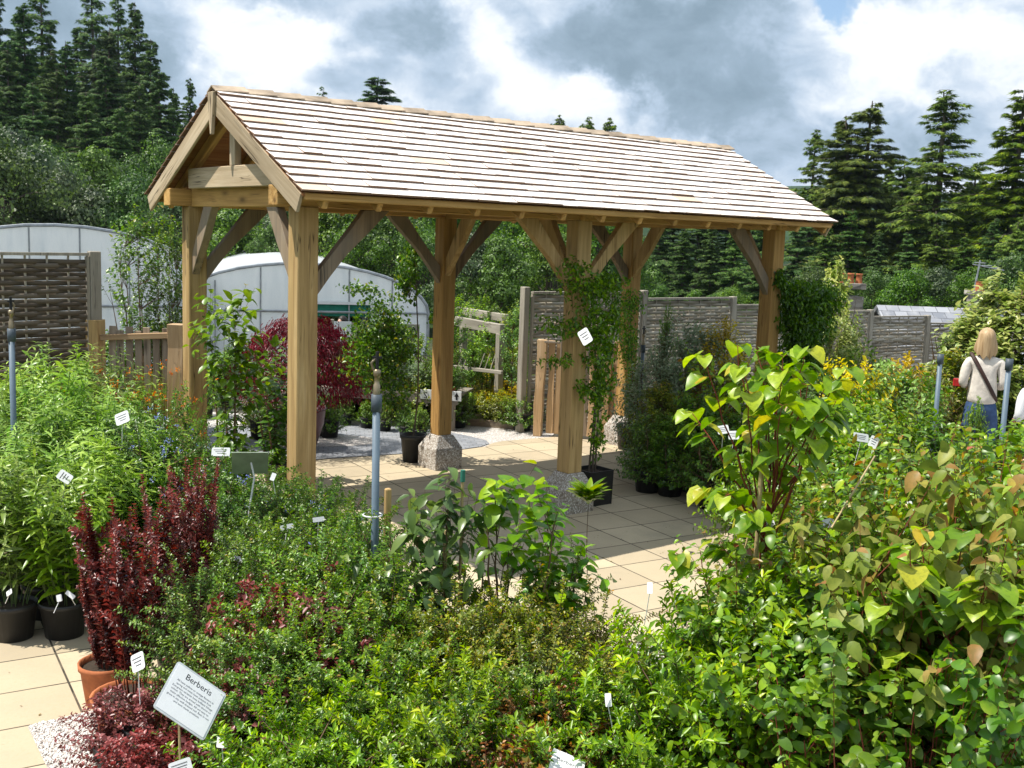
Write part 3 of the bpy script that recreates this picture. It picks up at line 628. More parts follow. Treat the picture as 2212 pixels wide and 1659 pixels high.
def spires(seed, H, R, n, Ln, Wn, mat, stem, shape='ovate', gap=0.02, per=3, lean=0.15, zs=0.15, curl=0.2, leafup=0.5, hvar=0.25, lvar=0.3, taper=0.5, side=0, sidel=0.12, w0=0.15):
    """upright leafy stems (leaves in whorls all the way up)"""
    rg = np.random.default_rng(seed); lines = []; P = []; D = []; U = []; tl = []; SZ = []
    def leafy(q, g, w0, sz):
        ln = np.linalg.norm(np.diff(q, axis=0), axis=1).sum(); k = max(2, int(ln/g)); tt = w0+(1-w0)*(np.arange(k)/max(1, k-1)); idx = tt*(len(q)-1); i0 = np.minimum(idx.astype(int), len(q)-2); f = (idx-i0)[:, None]
        pp = q[i0]*(1-f)+q[i0+1]*f; td = unit(q[i0+1]-q[i0])
        for j in range(per):
            ang = np.arange(k)*1.2+j*2*PI/per+rg.uniform(0, 0.6, k); x = unit(np.cross(td, np.array([0.2, 0.9, 0.1]))); y = np.cross(td, x); side_ = x*np.cos(ang)[:, None]+y*np.sin(ang)[:, None]
            dd = side_+td*leafup+rg.normal(0, 0.15, (k, 3)); P.append(pp); D.append(dd); U.append(unit(td+side_*-0.2+rg.normal(0, 0.15, (k, 3)))); tl.append(tt); SZ.append(sz*(1-taper*np.maximum(0, tt-0.7)/0.3))
    for k in range(n):
        a = rg.uniform(0, 2*PI); rr = R*math.sqrt(rg.uniform(0, 1)); h = H*(1-rg.uniform(0, hvar)); b = (0.35*rr*math.cos(a), 0.35*rr*math.sin(a), zs)
        e = ((rr+lean*h*rg.uniform(0, 1))*math.cos(a), (rr+lean*h*rg.uniform(0, 1))*math.sin(a), h)
        q = curve(b, e, (rr*0.15*math.cos(a), rr*0.15*math.sin(a), h*0.06), 12, rg, 0.004); lines.append((q, 0.004, 0.0015)); leafy(q, gap, w0, 1.0)
        for s in range(side):
            i = rg.integers(4, 10); a2 = rg.uniform(0, 2*PI); l2 = sidel*rg.uniform(0.5, 1.2); e2 = q[i]+np.array([math.cos(a2)*l2, math.sin(a2)*l2, l2*0.8]); q2 = curve(q[i], e2, (0.02*math.cos(a2), 0.02*math.sin(a2), 0), 6); lines.append((q2, 0.002, 0.001)); leafy(q2, gap, 0.2, 0.85)
    P = np.concatenate(P); D = np.concatenate(D); U = np.concatenate(U); n_ = len(P); s = (1+rg.uniform(-lvar, lvar, n_))*np.concatenate(SZ)
    tint = np.clip(rg.uniform(0, 1, n_)*0.6+0.4*np.concatenate(tl), 0, 1)
    return [leaves('foliage', P, D, U, Ln*s, Wn*s, mat, shape, curl, tint, rg), stems_mesh('stems', lines, stem)]

# leaf colours (young leaf, dull leaf, light leaf)
G = dict(
 fine=leafmat('leaf_fine_green', [(0, (0.026, 0.064, 0.013)), (0.5, (0.078, 0.16, 0.022)), (0.9, (0.21, 0.325, 0.04)), (1, (0.28, 0.2, 0.06))]),
 box=leafmat('leaf_dark_small', [(0, (0.022, 0.055, 0.015)), (0.5, (0.06, 0.135, 0.024)), (1, (0.18, 0.31, 0.05))], rough=0.35),
 lime=leafmat('leaf_lime', [(0, (0.04, 0.095, 0.01)), (0.45, (0.105, 0.205, 0.014)), (0.85, (0.26, 0.39, 0.02)), (1, (0.44, 0.48, 0.03))]),
 olive=leafmat('leaf_olive', [(0, (0.04, 0.072, 0.012)), (0.45, (0.13, 0.18, 0.02)), (0.78, (0.29, 0.32, 0.035)), (1, (0.38, 0.2, 0.05))]),
 bronze=leafmat('leaf_bronze', [(0, (0.06, 0.07, 0.02)), (0.4, (0.15, 0.12, 0.03)), (0.75, (0.30, 0.10, 0.03)), (1, (0.36, 0.22, 0.05))]),
 red=leafmat('leaf_red', [(0, (0.040, 0.015, 0.012)), (0.5, (0.105, 0.027, 0.024)), (0.85, (0.24, 0.055, 0.045)), (1, (0.38, 0.12, 0.10))], trans=0.25, ovar=0.12, gain=1.0),
 purple=leafmat('leaf_purple', [(0, (0.06, 0.04, 0.022)), (0.3, (0.13, 0.04, 0.035)), (0.7, (0.27, 0.075, 0.075)), (1, (0.42, 0.17, 0.16))], trans=0.25, ovar=0.12, gain=1.0),
 lance=leafmat('leaf_lance', [(0, (0.085, 0.16, 0.035)), (0.5, (0.18, 0.29, 0.06)), (1, (0.37, 0.48, 0.13))], ovar=0.22),
 broad=leafmat('leaf_broad', [(0, (0.035, 0.09, 0.014)), (0.5, (0.105, 0.215, 0.024)), (0.9, (0.25, 0.38, 0.04)), (1, (0.4, 0.34, 0.05))], spec=0.5, mottle=True),
 heart=leafmat('leaf_heart', [(0, (0.1, 0.2, 0.02)), (0.5, (0.22, 0.35, 0.03)), (0.9, (0.38, 0.47, 0.05)), (1, (0.48, 0.34, 0.05))], rough=0.36, spec=0.4, trans=0.38, ovar=0.05, gain=1.15, mottle=True),
 dark=leafmat('leaf_dark_broad', [(0, (0.04, 0.085, 0.025)), (0.5, (0.09, 0.17, 0.04)), (1, (0.22, 0.3, 0.06))], rough=0.33),
 cornus=leafmat('leaf_cornus', [(0, (0.04, 0.095, 0.018)), (0.45, (0.12, 0.22, 0.03)), (0.8, (0.26, 0.36, 0.05)), (0.93, (0.36, 0.24, 0.06)), (1, (0.34, 0.1, 0.05))], spec=0.45, mottle=True),
 dark2=leafmat('leaf_mid_broad', [(0, (0.025, 0.065, 0.014)), (0.5, (0.07, 0.15, 0.02)), (1, (0.19, 0.3, 0.035))], spec=0.5, mottle=True),
 bronzel=leafmat('leaf_olive_bronze', [(0, (0.08, 0.12, 0.025)), (0.4, (0.16, 0.22, 0.04)), (0.75, (0.27, 0.29, 0.07)), (0.92, (0.3, 0.17, 0.07)), (1, (0.38, 0.12, 0.07))], rough=0.45, spec=0.3, trans=0.32, ovar=0.15, mottle=True),
 varieg=leafmat('leaf_variegated', [(0, (0.12, 0.18, 0.05)), (0.45, (0.25, 0.33, 0.09)), (1, (0.58, 0.58, 0.24))], ovar=0.15, gain=1.0),
 yellow=leafmat('leaf_gold', [(0, (0.22, 0.24, 0.02)), (0.5, (0.50, 0.42, 0.02)), (1, (0.68, 0.46, 0.02))]),
 maple=leafmat('leaf_maple', [(0, (0.07, 0.008, 0.012)), (0.6, (0.17, 0.016, 0.028)), (1, (0.26, 0.035, 0.05))], ovar=0.0, gain=0.9),
 grey=leafmat('leaf_grey', [(0, (0.10, 0.15, 0.09)), (0.5, (0.20, 0.27, 0.16)), (1, (0.42, 0.48, 0.33))]),
 climb=leafmat('leaf_climber', [(0, (0.035, 0.09, 0.015)), (0.5, (0.085, 0.19, 0.028)), (1, (0.2, 0.36, 0.045))]),
 grass=leafmat('leaf_grass', [(0, (0.08, 0.07, 0.03)), (0.5, (0.17, 0.15, 0.05)), (1, (0.30, 0.30, 0.10))]),
 orange=leafmat('flower_orange', [(0, (0.5, 0.14, 0.02)), (1, (0.75, 0.30, 0.03))]),
 blue=leafmat('flower_blue', [(0, (0.18, 0.22, 0.50)), (1, (0.34, 0.38, 0.66))]),
 conif=leafmat('needle_dark', [(0, (0.018, 0.044, 0.014)), (0.5, (0.048, 0.098, 0.026)), (1, (0.12, 0.19, 0.045))], rough=0.6, spec=0.2, trans=0.2, gain=1.25),
 conif2=leafmat('needle_mid', [(0, (0.03, 0.06, 0.016)), (0.5, (0.085, 0.135, 0.028)), (1, (0.19, 0.25, 0.05))], rough=0.6, spec=0.2, trans=0.2, gain=1.25),
 treeg=leafmat('tree_leaf', [(0, (0.025, 0.062, 0.012)), (0.5, (0.068, 0.135, 0.024)), (1, (0.16, 0.27, 0.042))], rough=0.5, gain=1.02, trans=0.25),
 treel=leafmat('tree_leaf_light', [(0, (0.040, 0.085, 0.015)), (0.5, (0.085, 0.170, 0.028)), (1, (0.16, 0.28, 0.045))], rough=0.5, gain=1.02, trans=0.25),
 treegr=leafmat('tree_leaf_grey', [(0, (0.035, 0.065, 0.030)), (0.5, (0.075, 0.120, 0.050)), (1, (0.14, 0.20, 0.08))], rough=0.5, gain=1.02, trans=0.25),
)
# --- species: each variant is built once (parts kept aside), then copied into every plant
SPEC = {}
def spec(name, H, builder, nvar=2): SPEC[name] = dict(H=H, b=builder, n=nvar, v={})
spec('fine', 0.75, lambda s: bush(s, 0.75, 0.42, 260, 22, 0.020, 0.011, G['fine'], dome='dome', twig=0.16, surf=0.5, stems=9, shoots=26), 3)
spec('ceanothus', 0.8, lambda s: bush(s, 0.8, 0.46, 330, 20, 0.022, 0.013, G['box'], dome='dome', twig=0.15, surf=0.55, stems=10, shoots=18), 3)
spec('lime', 0.55, lambda s: bush(s, 0.55, 0.36, 170, 20, 0.030, 0.011, G['lime'], dome='dome', twig=0.13, upright=0.9, surf=0.45, stems=9, shoots=14), 3)
spec('olive', 0.65, lambda s: bush(s, 0.65, 0.40, 260, 22, 0.018, 0.011, G['olive'], dome='dome', twig=0.14, surf=0.5, stems=9, shoots=22), 3)
spec('bronze', 0.5, lambda s: bush(s, 0.5, 0.33, 170, 20, 0.019, 0.012, G['bronze'], dome='dome', twig=0.12, surf=0.5, stems=8, stem=m_stemr), 2)
spec('purple', 0.5, lambda s: bush(s, 0.5, 0.33, 150, 18, 0.024, 0.016, G['purple'], dome='dome', twig=0.14, surf=0.5, stems=8, stem=m_stemr), 2)
spec('red', 1.15, lambda s: spires(s, 1.15, 0.20, 17, 0.036, 0.021, G['red'], m_stemr, 'diamond', gap=0.017, per=3, lean=0.10, zs=0.16, side=4, sidel=0.10, leafup=0.7), 2)
spec('lance', 1.1, lambda s: spires(s, 1.1, 0.22, 15, 0.105, 0.026, G['lance'], m_stemg, 'lance', gap=0.036, per=2, lean=0.13, zs=0.18, curl=0.4, side=2, sidel=0.14, leafup=0.45), 4)
spec('broad', 1.1, lambda s: bush(s, 1.1, 0.44, 95, 9, 0.042, 0.030, G['broad' if s % 2 else 'dark2'], shape='round', dome='ball', twig=0.30, curl=0.35, lvar=0.55, hang=0.35, un=0.65, shoots=7, stems=9, surf=0.5, stem=m_stemr), 4)
spec('cornus', 1.1, lambda s: bush(s, 1.1, 0.46, 120, 9, 0.038, 0.024, G['cornus'], shape='ovate', dome='ball', twig=0.28, curl=0.35, lvar=0.5, hang=0.3, un=0.6, shoots=8, stems=9, surf=0.5, stem=m_stemr), 4)
spec('bronzeleaf', 1.1, lambda s: bush(s, 1.1, 0.42, 60, 8, 0.055, 0.040, G['bronzel'], shape='ovate', dome='ball', twig=0.3, curl=0.35, lvar=0.5, hang=0.6, un=0.6, shoots=6, stems=8, surf=0.4, stem=m_stemr), 3)
spec('sprig', 0.9, lambda s: spires(s, 0.9, 0.03, 1, 0.105, 0.034, G['lime'], m_stem, 'lance', gap=0.016, per=2, zs=0.1, curl=0.25, leafup=0.9, hvar=0.0, w0=0.93, taper=0.1), 1)
spec('leafy', 0.9, lambda s: bush(s, 0.9, 0.42, 200, 14, 0.034, 0.021, G['broad'], shape='ovate', dome='dome', twig=0.18, curl=0.25, stems=8, surf=0.5), 4)
spec('big', 1.25, lambda s: bush(s, 1.25, 0.36, 42, 7, 0.095, 0.050, G['dark'], shape='ovate', dome='ball', twig=0.3, curl=0.35, stems=5, surf=0.4, hang=0.35, upright=0.2), 2)
spec('viburnum', 1.3, lambda s: bush(s, 1.3, 0.28, 44, 7, 0.085, 0.056, G['broad'], shape='ovate', dome='column', twig=0.25, curl=0.3, stems=5, surf=0.35, hang=0.2, upright=0.3), 2)
spec('redbud', 2.0, lambda s: redbud(s), 2)
spec('varieg', 1.7, lambda s: bush(s, 1.7, 0.46, 330, 15, 0.050, 0.028, G['varieg'], shape='ovate', dome='column', twig=0.22, base=0.08, stems=8, surf=0.6), 2)
spec('goldbush', 1.3, lambda s: bush(s, 1.3, 0.26, 130, 13, 0.032, 0.020, G['yellow'], shape='diamond', dome='column', twig=0.2, base=0.35, stems=6, surf=0.5), 2)
spec('greybush', 1.2, lambda s: bush(s, 1.2, 0.45, 200, 13, 0.045, 0.018, G['grey'], shape='diamond', dome='ball', twig=0.22, stems=7, surf=0.55), 2)
spec('darkbush', 1.1, lambda s: bush(s, 1.1, 0.48, 260, 16, 0.040, 0.021, G[['fine', 'box', 'olive'][s % 3]], shape='diamond', dome='dome', twig=0.22, stems=8, surf=0.5), 3)
spec('tall', 2.4, lambda s: bush(s, 2.4, 0.55, 200, 14, 0.042, 0.028, G['fine'], shape='ovate', dome='column', base=0.45, twig=0.35, stems=7, surf=0.3, hang=0.1), 2)
spec('magnolia', 2.0, lambda s: bush(s, 2.0, 0.50, 95, 8, 0.085, 0.055, G['broad'], shape='ovate', dome='vase', base=0.2, twig=0.3, stems=4, surf=0.3, hang=0.25, curl=0.3), 2)
spec('stdtree', 1.9, lambda s: bush(s, 1.9, 0.42, 190, 14, 0.034, 0.024, G['lime' if s % 2 else 'fine'], shape='ovate', dome='ball', base=0.38, twig=0.25, stems=3, surf=0.35, hang=0.1), 2)
spec('bedmix', 0.7, lambda s: bush(s, 0.7, 0.45, 170, 15, 0.034, 0.020, G[['lance', 'broad', 'olive', 'fine', 'yellow'][s % 5]], shape='diamond', dome='dome', twig=0.2, stems=8, surf=0.55), 5)
spec('mapled', 0.95, lambda s: maple(s), 1)
spec('grassy', 0.95, lambda s: grassy(s), 2)
def redbud(seed):
    rg = np.random.default_rng(seed); H = 2.0; lines = []; P = []; D = []; U = []
    main = curve((0, 0, 0.2), (0.04, -0.03, 1.35), (0.05, 0.02, 0), 12, rg, 0.008); lines.append((main, 0.013, 0.007))
    ends = []
    for k in range(22):
        i = rg.integers(8, 12); a = k*2.4+rg.uniform(0, .5); r = rg.uniform(0.10, 0.36); e = (r*math.cos(a), r*math.sin(a), rg.uniform(1.32, 1.95) if k > 5 else rg.uniform(1.7, 2.0)); q = curve(main[i], e, (r*0.2*math.cos(a), r*0.2*math.sin(a), 0.1), 8, rg, 0.008); lines.append((q, 0.006, 0.002)); ends.append(q)
    for k in range(7):
        i = rg.integers(3, 7); a = 2.6+rg.uniform(-0.9, 0.9); r = rg.uniform(0.2, 0.42); e = main[i]+np.array([r*math.cos(a), r*math.sin(a), rg.uniform(0.15, 0.38)]); q = curve(main[i], e, (0, 0, 0.03), 8); lines.append((q, 0.004, 0.0015)); ends.append(q)
    q = curve((0.03, 0.02, 0.2), (0.10, 0.02, 1.5), (0.04, 0, 0), 10, rg, 0.006); lines.append((q, 0.009, 0.005))
    for q in ends:
        for j in range(2, 8):
            for m_ in range(3 if j > 4 else 1):
                a = rg.uniform(0, 2*PI); s = np.array([math.cos(a), math.sin(a), 0.1]); pet = q[j]+s*0.03; lines.append((np.stack([q[j], pet]), 0.001, 0.0008)); P.append(pet); D.append(unit(s+np.array([0, 0, -0.45]))); U.append(unit(np.array([0, 0, 1.0])+s*0.6+rg.normal(0, .2, 3)))
    P, D, U = map(np.array, (P, D, U)); n = len(P); s = rg.uniform(0.65, 1.2, n)
    return [leaves('foliage', P, D, U, 0.092*s, 0.088*s, G['heart'], 'heart', 0.35, None, rg), stems_mesh('stems', lines, m_stemr)]
def maple(seed):
    rg = np.random.default_rng(seed); T = crown_pts(rg, 1300, 0.95, 0.74, 0.10, 'dome', 0.75); T[:, 2] += 0.0; n = len(T); k = 12
    P = np.repeat(T, k, 0)+rg.normal(0, 0.035, (n*k, 3)); out = unit(P*np.array([1, 1, 0.15])); D = out*0.6+np.array([0, 0, -0.9])+rg.normal(0, .3, P.shape); U = out+np.array([0, 0, 0.8])+rg.normal(0, .3, P.shape)
    lines = [(curve((0, 0, 0.0), (0.45*math.cos(a), 0.45*math.sin(a), 0.6), (0, 0, 0.2), 7), 0.014, 0.004) for a in np.linspace(0, 6, 8)]
    return [leaves('foliage', P, D, U, rg.uniform(0.03, 0.06, n*k), 0.014, G['maple'], 'diamond', 0.2, None, rg), stems_mesh('stems', lines, m_stem)]
def grassy(seed):
    rg = np.random.default_rng(seed); n = 420; a = rg.uniform(0, 2*PI, n); r = rg.uniform(0.02, 0.42, n); h = rg.uniform(0.5, 0.95, n)*(1-0.35*r); V = []; Q = []; w = 0.004
    for k in range(n):
        d = np.array([math.cos(a[k]), math.sin(a[k]), 0]); s_ = np.array([-d[1], d[0], 0])*w; q = curve(d*0.04*rg.uniform(0, 2), d*r[k]+np.array([0, 0, h[k]]), np.array([0, 0, 0.15]), 5); b = len(V)
        for j, p in enumerate(q): ww = (1-j/4.4); V += [p-s_*ww, p+s_*ww]
        Q += [[b+2*j, b+2*j+1, b+2*j+3, b+2*j+2] for j in range(4)]
    lo = raw_mesh('foliage', np.array(V), None, np.array(Q), G['grass'], np.repeat(rg.uniform(0, 1, n), 4))
    P = np.array([[r[k]*math.cos(a[k]), r[k]*math.sin(a[k]), h[k]] for k in range(0, n, 14)]); P = np.repeat(P, 7, 0)+rg.normal(0, 0.012, (len(P)*7, 3))
    fo = leaves('flowers', P, rg.normal(0, 1, P.shape)+np.array([0, 0, .5]), rg.normal(0, 1, P.shape), 0.02, 0.012, G['orange'], 'diamond', 0.1, None, rg); fo['kind'] = 'stuff'; fo.name = 'flowers'
    return [lo, fo]
ALLP = []
def plant(sp, x, y, h, desc, cat, group=None, z=0.0, potr=0.14, poth=0.22, potmat=None, square=False, name='potted_shrub', nopot=False, wide=1.0, var=None, rz=None, flowers=0, nolab=False):
    S = SPEC[sp]; v = len(S['v']) if len(S['v']) < S['n'] else random.randrange(S['n'])
    if var is not None: v = var
    root = thing(name, (x, y, z), random.uniform(0, 2*PI) if rz is None else rz, None, cat, group)
    if v not in S['v']:
        parts = S['b'](hash_(sp)+v); S['v'][v] = parts; new = parts
    else: new = [p.copy() for p in S['v'][v]]; [C.objects.link(p) for p in new]
    s = h/S['H']; sw = (s**0.5)*wide
    for p in new: p.parent = root; p.scale = (sw, sw, s)
    if not nopot: pot(root, potr, poth, potmat, square)
    if flowers:
        key = ('fl', sp, flowers)
        if key not in POTS:
            rg = np.random.default_rng(9); T = crown_pts(rg, flowers, S['H']*1.0, 0.45, 0.3, 'dome', 0.9); PP = np.repeat(T, 16, 0)+rg.normal(0, 0.010, (flowers*16, 3))
            POTS[key] = leaves('blossom', PP, rg.normal(0, 1, PP.shape), rg.normal(0, 1, PP.shape), 0.010, 0.008, G['blue'], 'diamond', 0.1, None, rg); POTS[key]['kind'] = 'stuff'; POTS[key].parent = root; POTS[key].scale = (sw, sw, s)
        else:
            f = POTS[key].copy(); C.objects.link(f); f.parent = root; f.scale = (sw, sw, s)
    ALLP.append((root, desc, group)); return root
def hash_(s): return sum(ord(c)*(i+7) for i, c in enumerate(s)) % 9973
def put(sp, u, D, v, desc, cat='shrub', group=None, **kw):
    """plant in photo column u at distance D whose top reaches photo row v"""
    x, y = spot(u, D); h = zat(v, u, D)-kw.get('z', 0.0); return plant(sp, x, y, h, desc, cat, group, **kw)
ORD = ['first', 'second', 'third', 'fourth', 'fifth', 'sixth', 'seventh', 'eighth', 'ninth', 'tenth', 'eleventh', 'twelfth', 'thirteenth', 'fourteenth', 'fifteenth', 'sixteenth', 'seventeenth', 'eighteenth', 'nineteenth', 'twentieth']
def ordn(i): return ORD[i] if i < 20 else 'twenty-'+ORD[i-20] if i < 29 else 'thirty-'+ORD[i-30] if 30 <= i < 39 else 'number %d' % (i+1)
def label_groups():
    by = {}
    for r, d, g in ALLP: by.setdefault(d, []).append(r)
    for d, rs_ in by.items():
        if len(rs_) == 1: rs_[0]['label'] = d; continue
        rs_.sort(key=lambda o: proj_u(o.location.x, o.location.y, o.location.z+0.5))
        for i, o in enumerate(rs_): o['label'] = d+', '+(ordn(i)+' from left' if i < len(rs_)-1 else 'rightmost of them')
# ------------------------------------------------------------------ planting
R_ = random.uniform
random.seed(11)
def row(sp, us, Ds, vs_, desc, **kw):
    for u, D, v in zip(us, Ds, vs_): put(sp, u, D, v, desc, **kw)
# left block of tall light green leafy plants in black pots
gl = 'tall light green leafy plants on the left'
for (u, v, zz) in ((30, 1392, 0), (140, 1387, 0)):
    x, y = gnd(u, v); n_ = math.hypot(x-CAM[0], y-CAM[1]); s_ = (n_+0.13)/n_; x = CAM[0]+(x-CAM[0])*s_; y = CAM[1]+(y-CAM[1])*s_
    plant('lance', x, y, 1.12, 'tall light green plant in a black pot at the paving edge', 'plant', gl, name='potted_plant')
for D, us, h in ((7.2, (-40, 90, 205), 1.15), (7.7, (10, 130, 250, 340), 1.2), (8.3, (-50, 60, 170, 290), 1.3), (8.9, (0, 110, 220), 1.35), (9.6, (-40, 60, 160, 265), 1.4), (10.3, (10, 120, 220), 1.45)):
    for u in us: x, y = spot(u+R_(-12, 12), D); plant('lance', x, y, h*R_(0.93, 1.05), 'tall lance leaved light green plant in the left block', 'plant', gl, name='potted_plant')
# small leaved shrubs with blue flowers beside it, grasses behind
gc = 'small leaved shrubs with blue flowers'
row('ceanothus', (330, 385, 430, 300, 455), (7.7, 8.2, 8.6, 8.6, 7.8), (940, 915, 970, 880, 1010), 'dark small leaved shrub with pale blue flowers left of the shelter', group=gc, flowers=22)
row('grassy', (225, 300, 355), (10.2, 10.4, 9.8), (790, 760, 770), 'brownish tufted grass with orange flowers before the oak gate', cat='grass plant', group='tufted grasses before the left gate', name='potted_grass')
row('leafy', (240, 330, 380), (13.2, 13.4, 13.6), (720, 700, 745), 'yellow green bush behind the left oak gate', group='bushes at the left gate')
put('tall', 320, 12.9, 455, 'tall airy climbing shrub beside the left back post of the shelter', 'shrub', wide=0.95)
put('tall', 372, 12.7, 475, 'tall reddish tipped shrub close behind the left back post', 'shrub', wide=0.7)
# middle bed, small dense shrubs between paving and shelter
gm = 'dense small leaved shrubs in the middle bed'
mid = [(470, 7.3, 1010), (540, 7.5, 1040), (610, 7.4, 1050), (680, 7.3, 1055), (430, 6.8, 1080), (500, 6.9, 1075), (575, 6.9, 1085), (650, 6.8, 1085), (720, 6.9, 1100), (420, 6.4, 1180), (480, 6.4, 1150), (555, 6.4, 1160), (630, 6.3, 1150), (700, 6.4, 1140), (770, 6.5, 1120), (800, 6.1, 1190), (735, 6.0, 1190)]
for u, D, v in mid: put('ceanothus' if (u//10) % 3 else 'fine', u, D, v, 'low dense small leaved green shrub in the bed before the shelter', group=gm, flowers=22 if (u//10) % 2 else 0)
# red barberries
put('red', 280, 5.35, 1045, 'tall columnar dark red barberry in a terracotta pot on the paving', 'shrub', potmat=m_terra, potr=0.19, poth=0.2, wide=1.0)
put('red', 390, 5.9, 990, 'second dark red barberry behind the tall one with arching red shoots', 'shrub', wide=0.85)
put('red', 225, 5.75, 1170, 'shorter red barberry at the left of the terracotta pot', 'shrub', wide=0.7, potmat=m_terra)
gp = 'low purple barberries at the front left'
row('purple', (265, 330, 290, 375), (4.8, 4.95, 4.35, 4.5), (1500, 1490, 1590, 1590), 'low pinkish purple barberry behind the white sign', group=gp)
row('purple', (700, 575, 760, 620, 740, 540), (4.85, 5.0, 4.6, 5.6, 5.2, 4.5), (1290, 1270, 1380, 1230, 1240, 1440), 'pinkish red leaved barberry among fine green shrubs', group='pink tinted shrubs in the front bed')
# foreground bed
gf = 'fine leaved green shrubs in the front bed'
row('fine', (430, 640, 700, 760, 820, 520, 600, 690, 780, 640, 730, 460, 870, 560, 700), (5.3, 5.25, 5.1, 5.3, 5.2, 4.75, 4.7, 4.65, 4.7, 5.5, 5.6, 4.9, 5.0, 4.4, 4.45),
    (1250, 1230, 1260, 1200, 1220, 1400, 1370, 1350, 1310, 1190, 1150, 1370, 1300, 1470, 1450), 'arching fine leaved green shrub in the front bed', group=gf)
gy = 'bright yellow green shrubs at the front'
row('lime', (700, 860, 960, 1050, 560, 640, 780, 880, 1010, 1150, 1250), (4.25, 4.3, 4.2, 4.3, 3.95, 3.95, 3.9, 3.95, 3.9, 3.95, 3.9),
    (1560, 1490, 1480, 1480, 1630, 1600, 1580, 1550, 1540, 1580, 1580), 'bright yellow green low shrub in the front row', group=gy)
row('bronze', (1120, 1230, 1180, 1290, 1100), (4.1, 4.15, 3.85, 4.0, 3.8), (1500, 1480, 1580, 1560, 1600), 'low bronze red leaved shrub among the yellow green ones', group='bronze red shrubs at the front')
row('olive', (900, 980, 1070, 1150, 1240, 1330, 1400, 1200, 1300, 1380, 1110, 1020, 1450), (4.9, 4.8, 4.75, 4.8, 4.85, 4.8, 4.75, 4.5, 4.45, 4.4, 4.45, 4.55, 4.5),
    (1310, 1330, 1320, 1310, 1330, 1420, 1440, 1400, 1430, 1450, 1390, 1400, 1470), 'olive green small leaved shrub with bronze tips', group='olive shrubs in the middle of the front bed')
row('lime', (1440, 1530, 1570, 1360, 1470), (4.2, 4.4, 4.3, 4.0, 4.05), (1470, 1400, 1370, 1520, 1530), 'yellow green small leaved shrub beside the tall heart leaved tree', group='yellow green shrubs right of centre')
row('fine', (780, 850, 1100, 1180, 960, 700), (4.3, 4.5, 4.3, 4.35, 3.95, 4.0), (1450, 1400, 1450, 1480, 1540, 1570), 'dark fine leaved shrub between the yellow green ones', group=gf)
# leafy taller shrubs in the centre
put('big', 905, 5.2, 1040, 'tall shrub with large drooping dark leaves right of the blue standpipe', 'shrub', wide=1.0)
put('big', 985, 5.0, 1020, 'sparse dark stemmed shrub with drooping leaves and a green cane', 'shrub', wide=0.8)
put('viburnum', 1120, 5.1, 985, 'upright shrub with large veined leaves before the shaded paving', 'shrub', wide=1.15)
put('viburnum', 1200, 5.35, 1050, 'smaller large leaved shrub right of the upright one', 'shrub', wide=1.0)
put('fine', 1215, 5.3, 1240, 'thin small leaved shrub at the edge of the bright paving', 'shrub', wide=0.6)
# right hand mass
put('redbud', 1655, 4.9, 735, 'young tree with large glossy heart shaped leaves and a cane', 'tree', name='potted_tree', rz=0.3)
gr_ = 'leafy shrubs with reddish young leaves on the right'
row('cornus', (1660, 1640, 1740, 1820, 1910, 2000, 2090, 2180, 1640, 1700, 1800, 1900, 2010, 2120, 2230, 2260), (5.3, 5.5, 5.6, 5.4, 5.6, 5.5, 5.6, 5.5, 4.7, 4.75, 4.7, 4.8, 4.8, 4.75, 4.8, 5.3),
    (1170, 1190, 1160, 1110, 1110, 1060, 1080, 1070, 1240, 1200, 1150, 1160, 1130, 1130, 1140, 1080), 'leafy shrub with oval green and reddish leaves in the right bed', group=gr_)
row('broad', (1610, 1690, 1745, 1850, 1660, 1770, 1880, 1990, 2100, 2210), (4.25, 4.15, 4.25, 4.2, 3.7, 3.75, 3.7, 3.75, 3.7, 3.75),
    (1390, 1350, 1310, 1300, 1530, 1500, 1470, 1450, 1440, 1460), 'leafy green shrub with glossy oval leaves at the front right', group='glossy leaved shrubs at the front right')
row('bronzeleaf', (1930, 2020, 2120, 2210, 1960, 2070, 2180), (4.5, 4.4, 4.45, 4.4, 4.05, 4.0, 4.05), (1130, 1140, 1120, 1150, 1290, 1270, 1300), 'shrub with drooping olive and bronze leaves on the right', group='bronze leaved shrubs on the right')
put('redbud', 2090, 4.1, 1120, 'small tree with large pale heart shaped leaves at the right edge', 'tree', name='potted_tree', rz=2.0, wide=1.1)
row('cornus', (1760, 1850, 1940, 2040, 2130, 2220, 1700, 1800, 1890, 1990), (6.5, 6.6, 6.5, 6.6, 6.4, 6.5, 6.0, 6.1, 6.0, 6.1), (1040, 1000, 970, 1020, 1030, 970, 1110, 1080, 1030, 1030), 'green shrub with red tipped leaves halfway up the right bed', group=gr_)
gs = 'bright green shrubs on the right in front of the fence'
row('leafy', (1850, 1920, 2000, 2075, 2150, 2230, 1800, 1880, 1960, 2050, 2120, 2200, 1760, 1830, 1730), (8.2, 8.0, 8.3, 8.0, 8.1, 8.2, 7.6, 7.4, 7.5, 7.4, 7.3, 7.5, 8.6, 9.0, 7.9),
    (880, 870, 900, 985, 970, 900, 930, 920, 985, 985, 975, 920, 870, 830, 930), 'bright green leafy shrub before the woven fence at right', group=gs)
row('bedmix', (1830, 1900, 1960, 1990, 1850, 1930), (10.5, 10.6, 10.8, 12.2, 12.0, 12.6), (780, 790, 800, 790, 745, 770), 'yellow green bush at the foot of the far woven fence panels', group='bushes along the far fence')
put('leafy', 2100, 9.8, 862, 'drooping leaved shrub in front of the woman in cream', 'shrub', wide=0.35)
